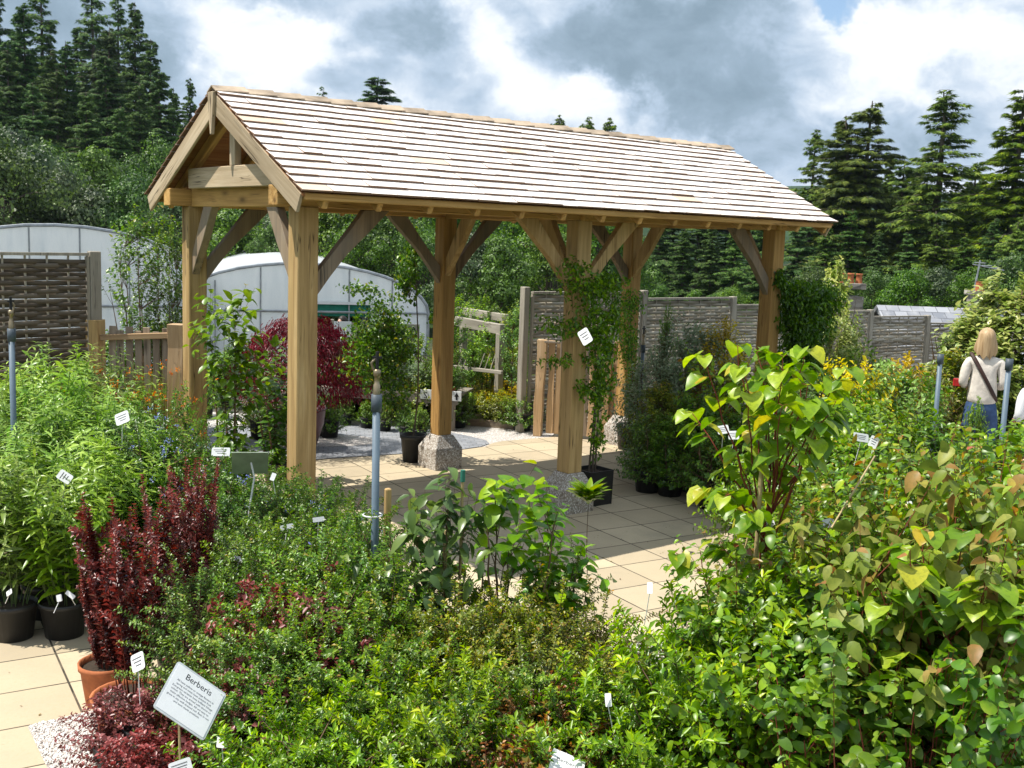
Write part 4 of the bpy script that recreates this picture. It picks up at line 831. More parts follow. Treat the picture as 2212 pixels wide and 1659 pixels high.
# shrubs between the shelter and the woven fence
gd = 'dense shrubs between shelter and woven fence'
row('darkbush', (1420, 1570, 1450, 1620), (11.2, 10.7, 10.6, 10.0), (830, 890, 900, 920), 'dark green bush in black pot under the woven fence', group=gd)
row('leafy', (1490, 1540, 1690, 1400), (10.9, 10.2, 9.9, 10.7), (850, 905, 925, 890), 'lighter green bush in black pot under the woven fence', group=gd)
row('cornus', (1580, 1510, 1640), (11.3, 11.4, 11.0), (800, 790, 820), 'taller mixed green shrub right against the woven fence', group=gd)
row('greybush', (1455, 1500, 1400), (11.9, 12.0, 11.6), (690, 700, 760), 'silvery leaved bush against the grey woven fence', group='silvery bushes at the fence')
row('goldbush', (1535, 1560), (11.7, 12.0), (690, 690), 'golden yellow upright bush against the grey woven fence', group='golden bushes at the fence')
put('stdtree', 1425, 12.0, 660, 'slim bright green shrub against the fence beside the back post', 'shrub', wide=0.35)
row('darkbush', (1740, 1800, 1700), (9.6, 9.4, 10.4), (800, 850, 780), 'dark green bush right of the front right post', group=gd)
row('varieg', (1776, 1800), (13.2, 12.8), (578, 690), wide=0.75, desc= 'cream variegated evergreen bush beside the stone chimney', group='variegated evergreens')
row('varieg', (2150, 2085, 2205, 2115), (14.0, 13.8, 13.6, 13.4), (596, 668, 650, 720), 'cream and green variegated holly bush behind the woman', group='variegated hollies behind the woman', wide=1.5)
row('darkbush', (2080, 2040, 2210), (13.8, 13.0, 13.6), (680, 760, 760), 'dark green bush beside the variegated holly', group='dark bushes around the holly')
row('bedmix', (1770, 1700, 1650), (8.7, 9.2, 8.8), (880, 900, 960), 'bronze tinted low bush at the right of the shelter', group='low bushes beside the shelter')

row('leafy', (1580, 1700, 1820, 1900, 1760, 1640), (4.4, 4.5, 4.3, 4.0, 4.0, 3.9), (1330, 1270, 1250, 1370, 1410, 1450), 'small leaved bright shrub between the glossy ones at front right', group='small leaved shrubs at the front right')
row('lime', (1590, 1760), (4.0, 4.4), (1430, 1350), 'yellow green shrub deep in the right bed', group='small leaved shrubs at the front right')

put('sprig', 1284, 5.7, 1068, 'single bright green leafy sprig before the square black pot', 'plant', name='potted_plant')
# ------------------------------------------------------------------ climbers on the posts
def climber(x, y, blobs, canes, mat, Ln, Wn, desc, dens=900, sd=1, square=False, potr=0.14, poth=0.30, hang=0.6):
    """blobs: (dx,dy,z,rx,rz); canes: lists of points"""
    rg = np.random.default_rng(sd); root = thing('potted_climber', (x, y, 0), 0, desc, 'climbing plant')
    P = []; tot = sum(b[3]*b[3]*b[4] for b in blobs); lines = []
    for (dx, dy, z, rx, rz) in blobs:
        n = max(60, int(dens*(rx*rz)/0.06)); sp = rg.normal(0, 1, (n, 3)); sp = unit(sp)*(rg.uniform(0.1, 1, (n, 1))**0.6)*np.array([rx, rx, rz])
        P.append(sp+np.array([dx, dy, z]))
        for k in range(max(3, int(14*rx*rz/0.06))):
            e = unit(rg.normal(0, 1, 3))*np.array([rx, rx, rz])*rg.uniform(0.5, 1.15)
            q = curve((dx*0.6, dy*0.6, z-rz*0.6), np.array([dx, dy, z])+e, (0, 0, 0.05), 7, rg, 0.01); lines.append((q, 0.003, 0.001)); t = rg.integers(2, 7, 16); P.append(q[t]+rg.normal(0, 0.02, (16, 3)))
    P = np.concatenate(P); n = len(P); D = rg.normal(0, 1, (n, 3))+np.array([0, 0, -hang]); U = rg.normal(0, .5, (n, 3))+np.array([0, 0, 1.0])
    s = rg.uniform(0.6, 1.3, n)
    f = leaves('foliage', P, D, U, Ln*s, Wn*s, mat, 'diamond', 0.2, None, rg); f.parent = root
    for c in canes: lines.append((np.array(c, float), 0.012, 0.007))
    st = stems_mesh('stems', lines, m_bark); st.parent = root; pot(root, potr, poth, m_pot, square); return root
# back middle post: potted climber with two sprays
climber(2.70, 2.56, [(-0.30, 0.25, 1.60, 0.28, 0.30), (-0.42, 0.35, 1.30, 0.26, 0.30), (-0.08, 0.10, 2.0, 0.16, 0.35), (-0.40, 0.25, 1.05, 0.34, 0.30), (-0.12, 0.15, 1.3, 0.20, 0.4), (-0.16, 0.1, 0.72, 0.20, 0.25), (0.02, 0.1, 2.35, 0.10, 0.25), (-0.55, 0.35, 1.88, 0.22, 0.08), (0.30, 0.05, 1.62, 0.10, 0.10)],
        [[(0, 0, 0.25), (0.05, 0, 0.7), (0.04, 0, 1.3), (0.0, 0.05, 2.2)]], G['broad'], 0.045, 0.032, 'potted climber tied to the back middle post beside its stone base', 330, 3)
# front middle post
x, y = gnd(1284, 1090); px_, py_ = x+0.03, y+0.08
climber(px_, py_, [(a_-px_, b_-py_, c_, d_, e_) for a_, b_, c_, d_, e_ in ((2.72, -0.14, 2.08, 0.26, 0.20), (2.86, -0.12, 1.78, 0.24, 0.26), (3.06, -0.06, 2.08, 0.22, 0.16), (2.50, -0.05, 1.72, 0.22, 0.12), (3.10, -0.05, 1.62, 0.16, 0.26), (2.90, -0.12, 1.45, 0.15, 0.22), (2.97, -0.08, 1.1, 0.11, 0.28), (3.12, 0, 1.2, 0.13, 0.25), (2.42, -0.08, 1.42, 0.18, 0.07), (3.0, -0.06, 0.7, 0.08, 0.25), (2.56, -0.12, 2.25, 0.12, 0.10), (3.22, 0.0, 1.85, 0.12, 0.2), (2.78, -0.1, 1.15, 0.07, 0.12))],
        [[(0, 0, 0.25), (0.0, 0, 0.9), (-0.04, 0, 1.5), (-0.14, 0.05, 2.5)], [(0.05, 0.02, 0.25), (0.04, 0, 0.9), (0.10, 0, 1.7), (0.2, 0, 2.15)], [(-0.03, 0.02, 0.25), (-0.01, 0, 0.9), (0.02, 0, 1.6)]],
        G['climb'], 0.048, 0.026, 'climbing plant in a square black pot tied to the front middle post', 330, 5, True, 0.14, 0.33)
climber(2*Lb+0.33, -0.12, [(-0.03, 0.02, 1.95, 0.24, 0.22), (0.08, 0.0, 1.70, 0.34, 0.30), (0.22, -0.05, 1.95, 0.28, 0.20), (0.05, 0.0, 1.35, 0.24, 0.30), (0.0, 0.0, 1.0, 0.2, 0.3), (-0.25, 0.1, 2.15, 0.08, 0.12)],
        [[(0, 0, 0.25), (0.03, 0, 0.9), (0.0, 0, 1.9)]], G['climb'], 0.060, 0.024, 'dense dark climber smothering the front right post of the shelter', 1500, 7, hang=1.0)
climber(2*Lb-0.1, Wd-0.18, [(0.05, -0.02, 0.75, 0.16, 0.4), (-0.1, 0.0, 1.75, 0.2, 0.2), (-0.12, -0.05, 1.3, 0.14, 0.35), (0.35, -0.25, 0.35, 0.3, 0.2)],
        [[(0, 0, 0.25), (0.03, 0, 0.9), (-0.1, 0, 1.9)]], G['climb'], 0.036, 0.017, 'climbing plant at the back right post beside its pale stone base', 800, 9)
# young tree and pots inside the left bay
x, y = spot(505, 9.3); plant('magnolia', x, y, 2.0, 'young tree with large leaves in a wide black pot between the left posts', 'tree', name='potted_tree', potr=0.24, poth=0.22)
put('magnolia', 600, 10.6, 760, 'low branching large leaved shrub behind the front left post', 'shrub', wide=1.1)
gp2 = 'small potted shrubs on the gravel'
for (u, v, sp, h, d) in ((560, 948, 'darkbush', 0.8, 'small potted shrub behind the young tree'), (712, 945, 'darkbush', 0.55, 'small round dark bush in a black pot right of the front left post'), (600, 950, 'leafy', 0.5, 'leafy shrub in a black pot beneath the red maple'), (692, 940, 'darkbush', 0.45, 'little dark bush in a black pot half hidden by the post')):
    x, y = gnd(u, v); plant(sp, x, y, h, d, 'shrub', gp2, potr=0.12, poth=0.24, wide=0.7)
# red weeping maple in a glazed pot
x, y = at(650, 900, 12.4)[:2]
mr = thing('potted_maple', (x, y, 0.0), 0, 'large dome of deep red weeping maple in a dark glazed pot', 'tree')
ztop = zat(695, 650, 12.4)
for p in SPEC['mapled']['b'](4): p.parent = mr; p.location = (0, 0, ztop-0.95)
o = MB().lathe([(0.0, 0.0), (0.17, 0.0), (0.26, 0.28), (0.28, 0.44), (0.30, 0.46), (0.27, 0.46), (0.25, 0.42)], 24).build('pot', m_glaze, mr, smooth=True); MB().lathe([(0, 0.42), (0.26, 0.42)], 20).build('soil', m_comp, o)
MB().tube([(0, 0, 0.4), (0.02, 0.01, ztop-0.5), (0, 0, ztop-0.2)], [0.03, 0.025, 0.012], 8).build('trunk', m_bark, mr)

# ------------------------------------------------------------------ woven fences, gates
m_weave, nt = new_mat('weathered_slats'); v = coords(nt, (1.2, 1.2, 30)); n1 = noise(nt, v, 2, 4, 0.6); a_ = N(nt, 'ShaderNodeAttribute', attribute_name='tint')
c = ramp(nt, a_.outputs['Fac'], [(0, (0.29, 0.255, 0.20)), (0.5, (0.47, 0.425, 0.345)), (1, (0.58, 0.535, 0.445))]); c = mixc(nt, ramp(nt, n1, [(0.35, 0.5), (0.6, 0)]), c, (0.10, 0.085, 0.065)); finish(nt, c, 0.85, n1, 0.3, 0.003, 0.2)
greyw = wood('grey_timber', (0.23, 0.20, 0.16), (0.41, 0.37, 0.30), (0.52, 0.47, 0.39), knots=False, rnd=0.2)
def fence_panel(parent, a, b, z0, z1, sd, mat=None):
    rg = np.random.default_rng(sd); a = np.array(a, float); b = np.array(b, float); d = b-a; ln = np.linalg.norm(d); d /= ln; nrm = np.array([-d[1], d[0]])
    nv = max(3, int(round(ln/0.23))); pit = 0.043 if mat else 0.047; nr = int((z1-z0-0.08)/pit); seg = nv*8; t = np.linspace(0.03, ln-0.03, seg+1); V = []; Q = []; tt = []; th = 0.006; base = 0
    for r in range(nr):
        zc = z0+0.05+(r+0.5)*pit+rg.uniform(-0.004, 0.004); ph = PI*(r % 2); off = 0.014*np.sin(t/ln*nv*PI+ph+PI/2); hh = 0.0245*(1+rg.uniform(-0.16, 0.03)); sag = 0.004*np.sin(t*3+rg.uniform(0, 6)); k = len(t)
        cz = zc+sag
        rows = []
        for (o2, zz) in ((-th/2, -hh), (th/2, -hh), (th/2, hh), (-th/2, hh)):
            rows.append(np.stack([a[0]+d[0]*t+nrm[0]*(off+o2), a[1]+d[1]*t+nrm[1]*(off+o2), cz+zz], 1))
        V.append(np.concatenate(rows)); i = np.arange(k-1)
        for s in range(4):
            s2 = (s+1) % 4; Q.append(np.stack([base+s*k+i, base+s*k+i+1, base+s2*k+i+1, base+s2*k+i], 1)); tt.append(np.full(k-1, rg.uniform(0, 1)))
        base += 4*k
    o = raw_mesh('woven_slats', np.concatenate(V), None, np.concatenate(Q), mat or m_weave, np.concatenate(tt)); o.parent = parent
    m = MB()
    for j in range(nv+1):
        s = (j)/nv*ln; s = min(max(s, 0.02), ln-0.02); m.box((a[0]+d[0]*s, a[1]+d[1]*s, (z0+z1)/2), (0.02, 0.010, z1-z0-0.04), Matrix.Rotation(math.atan2(d[1], d[0]), 3, 'Z'))
    m.build('batten', greyw, o)
    f = MB(); R = Matrix.Rotation(math.atan2(d[1], d[0]), 3, 'Z'); f.box(((a[0]+b[0])/2, (a[1]+b[1])/2, z1-0.012), (ln-0.02, 0.055, 0.03), R); f.box(((a[0]+b[0])/2, (a[1]+b[1])/2, z0+0.02), (ln-0.02, 0.04, 0.035), R)
    for q in (a, b): s = 0.02 if q is a else -0.02; f.box((q[0]+d[0]*s, q[1]+d[1]*s, (z0+z1)/2-0.01), (0.03, 0.042, z1-z0-0.05), R)
    f.build('panel_frame', greyw, o)
    return o
fr = thing('woven_fence', (5.0, 3.43, 0), 0, 'grey woven timber fence panels stepping down to the right behind the shelter', 'fence')
pan = [((5.0, 3.43), (6.87, 3.33), 1.80), ((6.93, 3.33), (8.76, 3.36), 1.71), ((8.84, 3.36), (10.55, 3.18), 1.60), ((10.62, 3.17), (11.78, 3.03), 1.50), ((11.84, 3.02), (13.2, 2.86), 1.40), ((13.28, 2.84), (14.6, 2.4), 1.28), ((14.6, 2.3), (13.2, 1.3), 1.25)]
for k, (a, b, zt_) in enumerate(pan):
    o = fence_panel(fr, (a[0]-5.0, a[1]-3.43), (b[0]-5.0, b[1]-3.43), zt_-1.78, zt_, k)
    px, py = b[0]+0.03-5.0, b[1]-3.43
    ht = zt_+0.01 if k else zt_+0.02
    beam('post', (px, py, -0.3), (px, py, ht), 0.09, 0.09, greyw, fr)
beam('post', (-0.09, 0.02, -0.02), (-0.09, 0.02, 1.86), 0.085, 0.10, greyw, fr)
m_weave_shade, nt = new_mat('brown_slats_shaded'); a_ = N(nt, 'ShaderNodeAttribute', attribute_name='tint'); finish(nt, ramp(nt, a_.outputs['Fac'], [(0, (0.09, 0.07, 0.05)), (1, (0.17, 0.14, 0.105))]), 0.85)  # darker brown slats, shade of the backlit side put into the colour
f2 = thing('woven_fence', (-3.0, 3.6, 0), 0, 'dark woven timber fence panel with square post at the left edge of the picture', 'fence')
e = np.array(at(203, 547, 12.0)); s_ = np.array(at(-330, 552, 11.0)); zf = e[2]
fence_panel(f2, (s_[0]+3.0, s_[1]-3.6), (e[0]+3.0-0.06, e[1]-3.6-0.02), 0.2, zf, 31, m_weave_shade)
beam('post', (e[0]+3.0, e[1]-3.6, 0), (e[0]+3.0, e[1]-3.6, zf+0.02), 0.11, 0.11, greyw, f2)
# riven oak gates
riv = wood('riven_oak', (0.36, 0.22, 0.11), (0.56, 0.38, 0.21), (0.68, 0.50, 0.32), grain=0.7, rnd=0.5)
rivg = wood('riven_oak_grey', (0.22, 0.17, 0.12), (0.36, 0.29, 0.22), (0.47, 0.40, 0.32), grain=0.7, rnd=0.4)
def riven(name, parent, x, y, z0, z1, w, t, rz, mat, lean=0.0, sd=0):
    rg = random.Random(sd); m = MB(); n = 7; vs = []; fs = []
    for i in range(n):
        z = z0+(z1-z0)*i/(n-1); ww = w*(0.5+rg.uniform(-0.06, 0.06)); tt_ = t*(0.5+rg.uniform(-0.08, 0.08)); ox = lean*(z-z0)+rg.uniform(-0.006, 0.006); vs += [(-ww+ox, -tt_, z), (ww+ox, -tt_, z), (ww+ox, tt_, z), (-ww+ox, tt_, z)]
    for i in range(n-1):
        for k in range(4): fs.append((i*4+k, i*4+(k+1) % 4, i*4+4+(k+1) % 4, i*4+4+k))
    fs += [(3, 2, 1, 0), tuple((n-1)*4+k for k in range(4))]
    o = m.add(vs, fs).build(name, mat, parent, bevel=0.004); o.location = (x, y, 0); o.rotation_euler = (0, 0, rz); return o
ga, gb = np.array([4.93, 3.12]), np.array([5.50, 2.36]); gd_ = (gb-ga)/np.linalg.norm(gb-ga); gl_ = np.linalg.norm(gb-ga); grz = math.atan2(gd_[1], gd_[0])
gt = thing('oak_gate', (ga[0], ga[1], 0), grz, 'pale riven oak gate with uneven boards and open trellis between split oak posts', 'gate')
riven('gate_post', gt, 0.0, 0, 0, 1.22, 0.11, 0.10, 0, riv, 0.02, 1)
zs_ = [1.22, 1.19, 1.16, 1.12, 0.92, 0.88, 1.16, 1.05, 1.0]
for k in range(9):
    xk = 0.12+k*(gl_-0.16)/9+0.03; riven('board', gt, xk, 0.01*(k % 2), 0.04, zs_[k], (gl_-0.16)/9*0.93+0.004*(k % 2), 0.022, 0, riv if k in (0, 1, 3, 6, 8) else rivg, random.uniform(-0.01, 0.01), 20+k)
for zr, hh in ((1.20, 0.03), (1.44, 0.025)): beam('rail', (0.05, -0.03, zr), (gl_-0.02, -0.03, zr), 0.03, hh, rivg, gt)
for xk in (0.28, 0.44, 0.60): beam('trellis_upright', (xk, -0.05, 0.95), (xk, -0.05, 1.46), 0.035, 0.02, rivg, gt)
riven('gate_post', gt, gl_+0.06, 0, 0, 1.36, 0.12, 0.11, 0, riv, 0.03, 5); riven('gate_post', gt, gl_-0.10, 0.05, 0, 1.25, 0.10, 0.05, 0, riv, 0.10, 6)
# left gate and rails
p1 = np.array(at(200, 690, 12.0)); p2 = np.array(at(384, 700, 11.6)); dv = (p2-p1)[:2]; gl2 = np.linalg.norm(dv); rz2 = math.atan2(dv[1], dv[0])
g2 = thing('oak_gate', (p1[0], p1[1], 0), rz2, 'low oak paling gate with broad square posts left of the back left shelter post', 'gate')
beam('gate_post', (0, 0, 0), (0, 0, p1[2]), 0.20, 0.16, oak, g2); riven('gate_post', g2, gl2, 0, 0, p2[2], 0.17, 0.14, 0, riv, 0, 8)
beam('rail', (0.1, -0.02, p1[2]-0.18), (gl2-0.08, -0.02, p2[2]-0.12), 0.07, 0.06, riv, g2); beam('rail', (0.1, -0.02, 0.5), (gl2-0.08, -0.02, 0.5), 0.06, 0.05, riv, g2)
for k in range(7):
    riven('paling', g2, 0.2+k*(gl2-0.35)/6, 0.03, 0.1, p1[2]-0.06-0.04*(k % 2), 0.075, 0.02, 0, rivg, R_(-0.01, 0.01), 40+k)

# ------------------------------------------------------------------ polytunnels
m_film, nt = new_mat('polythene'); v = coords(nt); nz = noise(nt, coords(nt, (3, 1, 0.6), (0.3, 0.5, 0)), 0.8, 6, 0.65); c = ramp(nt, nz, [(0.3, (0.74, 0.79, 0.82)), (0.5, (0.88, 0.91, 0.92)), (0.7, (0.80, 0.84, 0.86))]); p = N(nt, 'ShaderNodeBsdfPrincipled'); L(nt, c, p.inputs['Base Color']); p.inputs['Roughness'].default_value = 0.35; p.inputs['Specular IOR Level'].default_value = 0.5
t = N(nt, 'ShaderNodeBsdfTranslucent'); L(nt, c, t.inputs[0]); x = N(nt, 'ShaderNodeMixShader'); x.inputs[0].default_value = 0.45; L(nt, p.outputs[0], x.inputs[1]); L(nt, t.outputs[0], x.inputs[2]); o = N(nt, 'ShaderNodeOutputMaterial'); L(nt, x.outputs[0], o.inputs[0])
m_tube = simple('galvanised', (0.36, 0.38, 0.40), 0.45, 0.5, 0.6); m_net = simple('green_netting', (0.02, 0.20, 0.14), 0.8); m_white = simple('white_paint', (0.75, 0.76, 0.76), 0.5, var=0.06)
def tunnel(label, u0, v0, D, hw, length, rz, eaves, door=None, zb=-0.75):
    x, y, zt_ = at(u0, v0, D); root = thing('polytunnel', (x, y, zb), rz, label, 'polytunnel'); H = zt_-zb
    def arc(n=18, grow=0.0):
        pts = [(-hw-grow, 0), (-hw-grow, eaves)]
        for k in range(1, n): a = PI*k/n; pts.append((-math.cos(a)*(hw+grow), eaves+math.sin(a)*(H-eaves+grow)))
        return pts+[(hw+grow, eaves), (hw+grow, 0)]
    A = arc(); n = len(A); m = MB(); m.add([(a, 0, b) for a, b in A]+[(a, length, b) for a, b in A], [(i, i+1, n+i+1, n+i) for i in range(n-1)]); m.build('cover', m_film, root, smooth=True)
    m = MB()
    if door:
        d0, d1, dh = door; L_ = [(a, b) for a, b in A if a < d0]+[]
        def top(xx):
            for i in range(n-1):
                if A[i][0] <= xx <= A[i+1][0] and A[i+1][0] > A[i][0]: f = (xx-A[i][0])/(A[i+1][0]-A[i][0]); return A[i][1]*(1-f)+A[i+1][1]*f
        Lp = [(a, b) for a, b in A if a < d0]+[(d0, top(d0)), (d0, 0)]; Rp = [(d1, 0), (d1, top(d1))]+[(a, b) for a, b in A if a > d1]; Mp = [(d0, dh), (d0, top(d0))]+[(a, b) for a, b in A if d0 < a < d1]+[(d1, top(d1)), (d1, dh)]
        for P_ in (Lp, Mp, Rp): m.add([(a, 0, b) for a, b in P_], [tuple(range(len(P_)))])
    else: m.add([(a, 0, b) for a, b in A], [tuple(range(n))])
    m.build('end_wall', m_film, root)
    m2 = MB(); m2.add([(a, length, b) for a, b in A], [tuple(range(n))]); m2.build('end_wall', m_film, root)
    for k in range(int(length/2)+1):
        y_ = min(k*2.0, length); MB().tube([(a, y_+(0.0 if k else -0.02), b) for a, b in arc(18, 0.02 if k == 0 else -0.03)], 0.035 if k == 0 else 0.022, 6).build('hoop', m_tube, root)
    f = MB()
    for q in np.arange(-hw+0.9, hw-0.3, 0.95):
        i = [j for j in range(n-1) if A[j][0] <= q <= A[j+1][0] and A[j+1][0] > A[j][0]]
        if i: f.tube([(q, -0.015, 0), (q, -0.015, A[i[0]][1]-0.02)], 0.018, 6)
    f.tube([(-hw, -0.03, eaves), (hw, -0.03, eaves)], 0.028, 6); f.build('end_frame', m_tube, root)
    if door:
        MB().box(((d0+d1)/2, 0.05, dh-0.12), (d1-d0, 0.02, 0.35)).build('netting', m_net, root); g_ = MB()
        for q in (d0, d1): g_.box((q, -0.03, dh/2), (0.06, 0.05, dh))
        g_.box(((d0+d1)/2, -0.03, dh), (d1-d0+0.06, 0.05, 0.06)); g_.build('door_frame', m_white, root)
    return root
tunnel('long white polytunnel with arched end behind the left woven fence', 120, 488, 24.0, 3.3, 18, -0.28, 1.5)
tunnel('white polytunnel with vertical end struts seen through the left shelter bay', 655, 571, 24.0, 2.75, 18, -0.42, 1.55, (0.25, 1.5, 1.75), -0.85)
tunnel('low white polytunnel just left of the one with the green netting door', 455, 606, 26.5, 2.2, 16, -0.5, 1.2, None, -0.85)
# ------------------------------------------------------------------ display table, pergola, pipes, signs
m_bench = wood('bench_board', (0.13, 0.11, 0.085), (0.26, 0.225, 0.18), (0.36, 0.32, 0.26), knots=False)
def table(a, b, depth, z, label, sd, rows):
    a = np.array(a); b = np.array(b); d = b-a; ln = np.linalg.norm(d); rz = math.atan2(d[1], d[0]); root = thing('display_table', (a[0], a[1], 0), rz, label, 'table')
    beam('edge_board', (0, 0, z-0.06), (ln, 0, z-0.06), 0.035, 0.13, m_bench, root); MB().box((ln/2, depth/2+0.02, z-0.03), (ln, depth, 0.03)).build('table_top', m_bench, root)
    for q in np.linspace(0.15, ln-0.1, max(2, int(ln/0.9)+1)):
        for yy in (0.07, depth-0.05): MB().tube([(q, yy, 0), (q, yy, z-0.05)], 0.055, 10).build('leg', m_bench, root)
    c_, s_ = math.cos(rz), math.sin(rz); rg = random.Random(sd); n = int((ln-0.02)/0.15)
    for r in range(rows):
        for k in range(n):
            if rg.random() < 0.12: continue
            lx, ly = 0.1+k*0.15+rg.uniform(-.02, .02), 0.1+r*0.2; terra = rg.random() < 0.3
            sp = rg.choice(['bedmix', 'leafy', 'fine', 'lime', 'greybush'])
            plant(sp, a[0]+lx*c_-ly*s_, a[1]+lx*s_+ly*c_, rg.uniform(0.34, 0.62), 'small plant in a terracotta pot on the display table' if terra else 'small plant in a black pot on the display table', 'plant', 'small potted plants on the display table', z=z-0.015, potr=0.062, poth=0.10, potmat=m_terra if terra else m_pot, name='potted_plant', wide=0.62)
    return root
ta = np.array([2.85, 5.35]); tb = np.array([4.16, 3.80])
table(ta, tb, 0.8, 0.47, 'low weathered display table crowded with small potted plants behind the paved circle', 4, 2)
# direction sign fixed to the table end
dv = (tb-ta)/np.linalg.norm(tb-ta); m_sign = simple('sign_white', (0.80, 0.81, 0.80), 0.4, 0.4, var=0.03); m_ink = simple('ink', (0.015, 0.015, 0.015), 0.5)
sg = thing('direction_sign', (tb[0]-dv[0]*0.02+0.02, tb[1]-dv[1]*0.02-0.03, 0.47), math.atan2(dv[1], dv[0]), 'white direction board with black letters and arrow on the display table edge', 'sign')
MB().box((-0.23, -0.03, -0.01), (0.54, 0.012, 0.125)).build('board', m_sign, sg, bevel=0.004)
text_obj('lettering', 'S', 0.12, m_ink, sg, Matrix.Translation((-0.105, -0.038, 0.035)) @ Matrix.Rotation(PI/2, 4, 'X'))
text_obj('lettering', 'S', 0.12, m_ink, sg, Matrix.Translation((-0.43, -0.038, 0.035)) @ Matrix.Rotation(PI/2, 4, 'X'))
MB().prism([(-0.03, 0), (0, 0.055), (0.03, 0), (0.012, 0), (0.012, -0.045), (-0.012, -0.045), (-0.012, 0)], (-0.02, -0.0385, -0.015), (1, 0, 0), (0, 0, 1), (0, -1, 0), 0.001).build('arrow', m_ink, sg)
# pergola style display stand beyond the circle
pg = thing('display_pergola', (6.2, 6.6, 0), 0, 'weathered timber pergola stand with lattice top beyond the paved circle', 'pergola')
a1 = np.array(at(965, 690, 16.0)); b1 = np.array(at(1085, 712, 14.5)); o1 = np.array([6.2, 6.6, 0])
beam('beam', a1-o1, b1-o1, 0.07, 0.14, greyw, pg)
off = np.array([1.3, 1.6, 0.0]); beam('beam', a1-o1+off, b1-o1+off, 0.07, 0.12, greyw, pg)
for t in np.linspace(0.05, 0.95, 6):
    p = a1*(1-t)+b1*t-o1; beam('bracket', p+np.array([0.0, -0.06, -0.10]), p+np.array([0, -0.06, 0.06]), 0.03, 0.03, oakg, pg)
for t in (0.33, 0.97):
    p = a1*(1-t)+b1*t-o1; beam('post', (p[0], p[1], -0.1), (p[0], p[1], p[2]-0.06), 0.09, 0.09, greyw, pg)
    q = p+off; beam('post', (q[0], q[1], -0.6), (q[0], q[1], q[2]-0.06), 0.09, 0.09, greyw, pg)
# shelves with lattice
c1 = np.array(at(960, 790, 15.2)); c2 = np.array(at(1085, 805, 14.2)); beam('shelf_rail', c1-o1, c2-o1, 0.04, 0.05, greyw, pg)
for t in np.linspace(0.25, 0.8, 7):
    p = c1*(1-t)+c2*t-o1; beam('lattice_strip', p+np.array([0, 0, 0.02]), p+np.array([0.12, 0.05, 0.22]), 0.012, 0.012, greyw, pg)
# bed edging boards and low plants beyond the gate
eb = thing('bed_edging', (0, 0, 0), 0, 'dark timber edging board of the plant bed beyond the paved circle', 'edging')
beam('board', (4.55, 4.15, 0.05), (5.6, 4.1, 0.05), 0.03, 0.16, oakg, eb); beam('board', (5.0, 3.52, 0.03), (4.55, 4.15, 0.03), 0.03, 0.12, oakg, eb)
sheet('bed_soil', [(4.6, 4.2), (5.0, 3.55), (12, 3.6), (12, 9), (7, 12), (3.5, 6.0)], 0.002, m_soil)
random.seed(21)
gbk = 'potted plants beyond the paved circle'
for i, (u, D, v) in enumerate([(1000, 14.6, 850), (1035, 14.4, 870), (1065, 14.2, 840), (1095, 14.0, 860), (1125, 13.8, 850), (1010, 15.6, 790), (1050, 15.5, 800), (1090, 15.2, 790), (1125, 14.9, 800), (1020, 16.8, 740), (1075, 16.6, 750), (1120, 16.2, 740), (1000, 17.8, 720)]):
    put('bedmix', u, D, v, 'bright green bushy plant in the rows beyond the paved circle', 'plant', gbk, name='potted_plant')
put('goldbush', 1072, 14.9, 825, 'golden yellow plant standing among the green rows', 'plant', wide=2.4, name='potted_plant'); put('goldbush', 1100, 14.7, 822, 'second golden plant right beside the first', 'plant', wide=2.2, name='potted_plant')
for i, (u, D, v) in enumerate([(985, 16.5, 640), (1060, 17.0, 660), (1030, 18.5, 640), (1110, 17.5, 650)]): put('stdtree', u, D, v, 'small standard tree beyond the paved circle', 'tree', 'standard trees beyond the circle', name='potted_tree', wide=1.1)
for i, (u, D, v) in enumerate([(700, 17.5, 690), (740, 17.2, 700), (780, 16.5, 700), (820, 16.2, 680), (860, 16.0, 690), (760, 15.4, 740), (830, 15.2, 730), (890, 15.0, 720), (480, 15.5, 760), (440, 14.5, 790), (510, 16.5, 740), (560, 16.8, 730)]):
    put('stdtree' if i < 5 else 'leafy', u, D, v, 'green bush beyond the display table', 'shrub', 'bushes beyond the display table', wide=0.9)
x, y = spot(850, 13.0); 0 and plant('stdtree', x, y, zat(640, 850, 13.0), 'slim standard tree between display table and back middle post', 'tree', name='potted_tree', wide=0.8)
# blue standpipes
m_pipe = simple('blue_pipe', (0.125, 0.175, 0.225), 0.5, 0.4, var=0.12); m_brass = simple('brass', (0.30, 0.24, 0.15), 0.35, 0.5, 0.7); m_blk = simple('black_rubber', (0.02, 0.02, 0.022), 0.5); m_gpipe = simple('grey_pipe', (0.07, 0.09, 0.11), 0.5)
def standpipe(u, D, v, label, tap=True):
    x, y, z = at(u, v, D); root = thing('standpipe', (x, y, 0), R_(0, 3), label, 'standpipe', 'standpipes')
    MB().tube([(0, 0, 0), (0.01, 0, z-0.06)], 0.020, 14).build('pipe', m_pipe, root, smooth=True); MB().lathe([(0.020, z-0.09), (0.028, z-0.088), (0.028, z-0.0), (0.018, z)], 16, (0.01, 0, 0)).build('collar', m_gpipe, root, smooth=True)
    if tap:
        t = MB().lathe([(0.018, 0), (0.018, 0.05), (0.013, 0.055), (0.013, 0.09), (0.019, 0.095), (0.019, 0.125), (0.008, 0.13)], 14, (0.01, 0, z)).tube([(0.01, 0, z+0.1), (0.03, 0, z+0.13), (0.04, 0, z+0.16), (0.02, 0, z+0.185)], 0.007, 8).build('tap', m_brass, root, smooth=True)
        MB().tube([(0.01, 0, z+0.125), (0.01, 0, z+0.22)], 0.009, 8).box((0.01, 0, z+0.19), (0.05, 0.012, 0.012)).build('handle', m_blk, t)
    return root
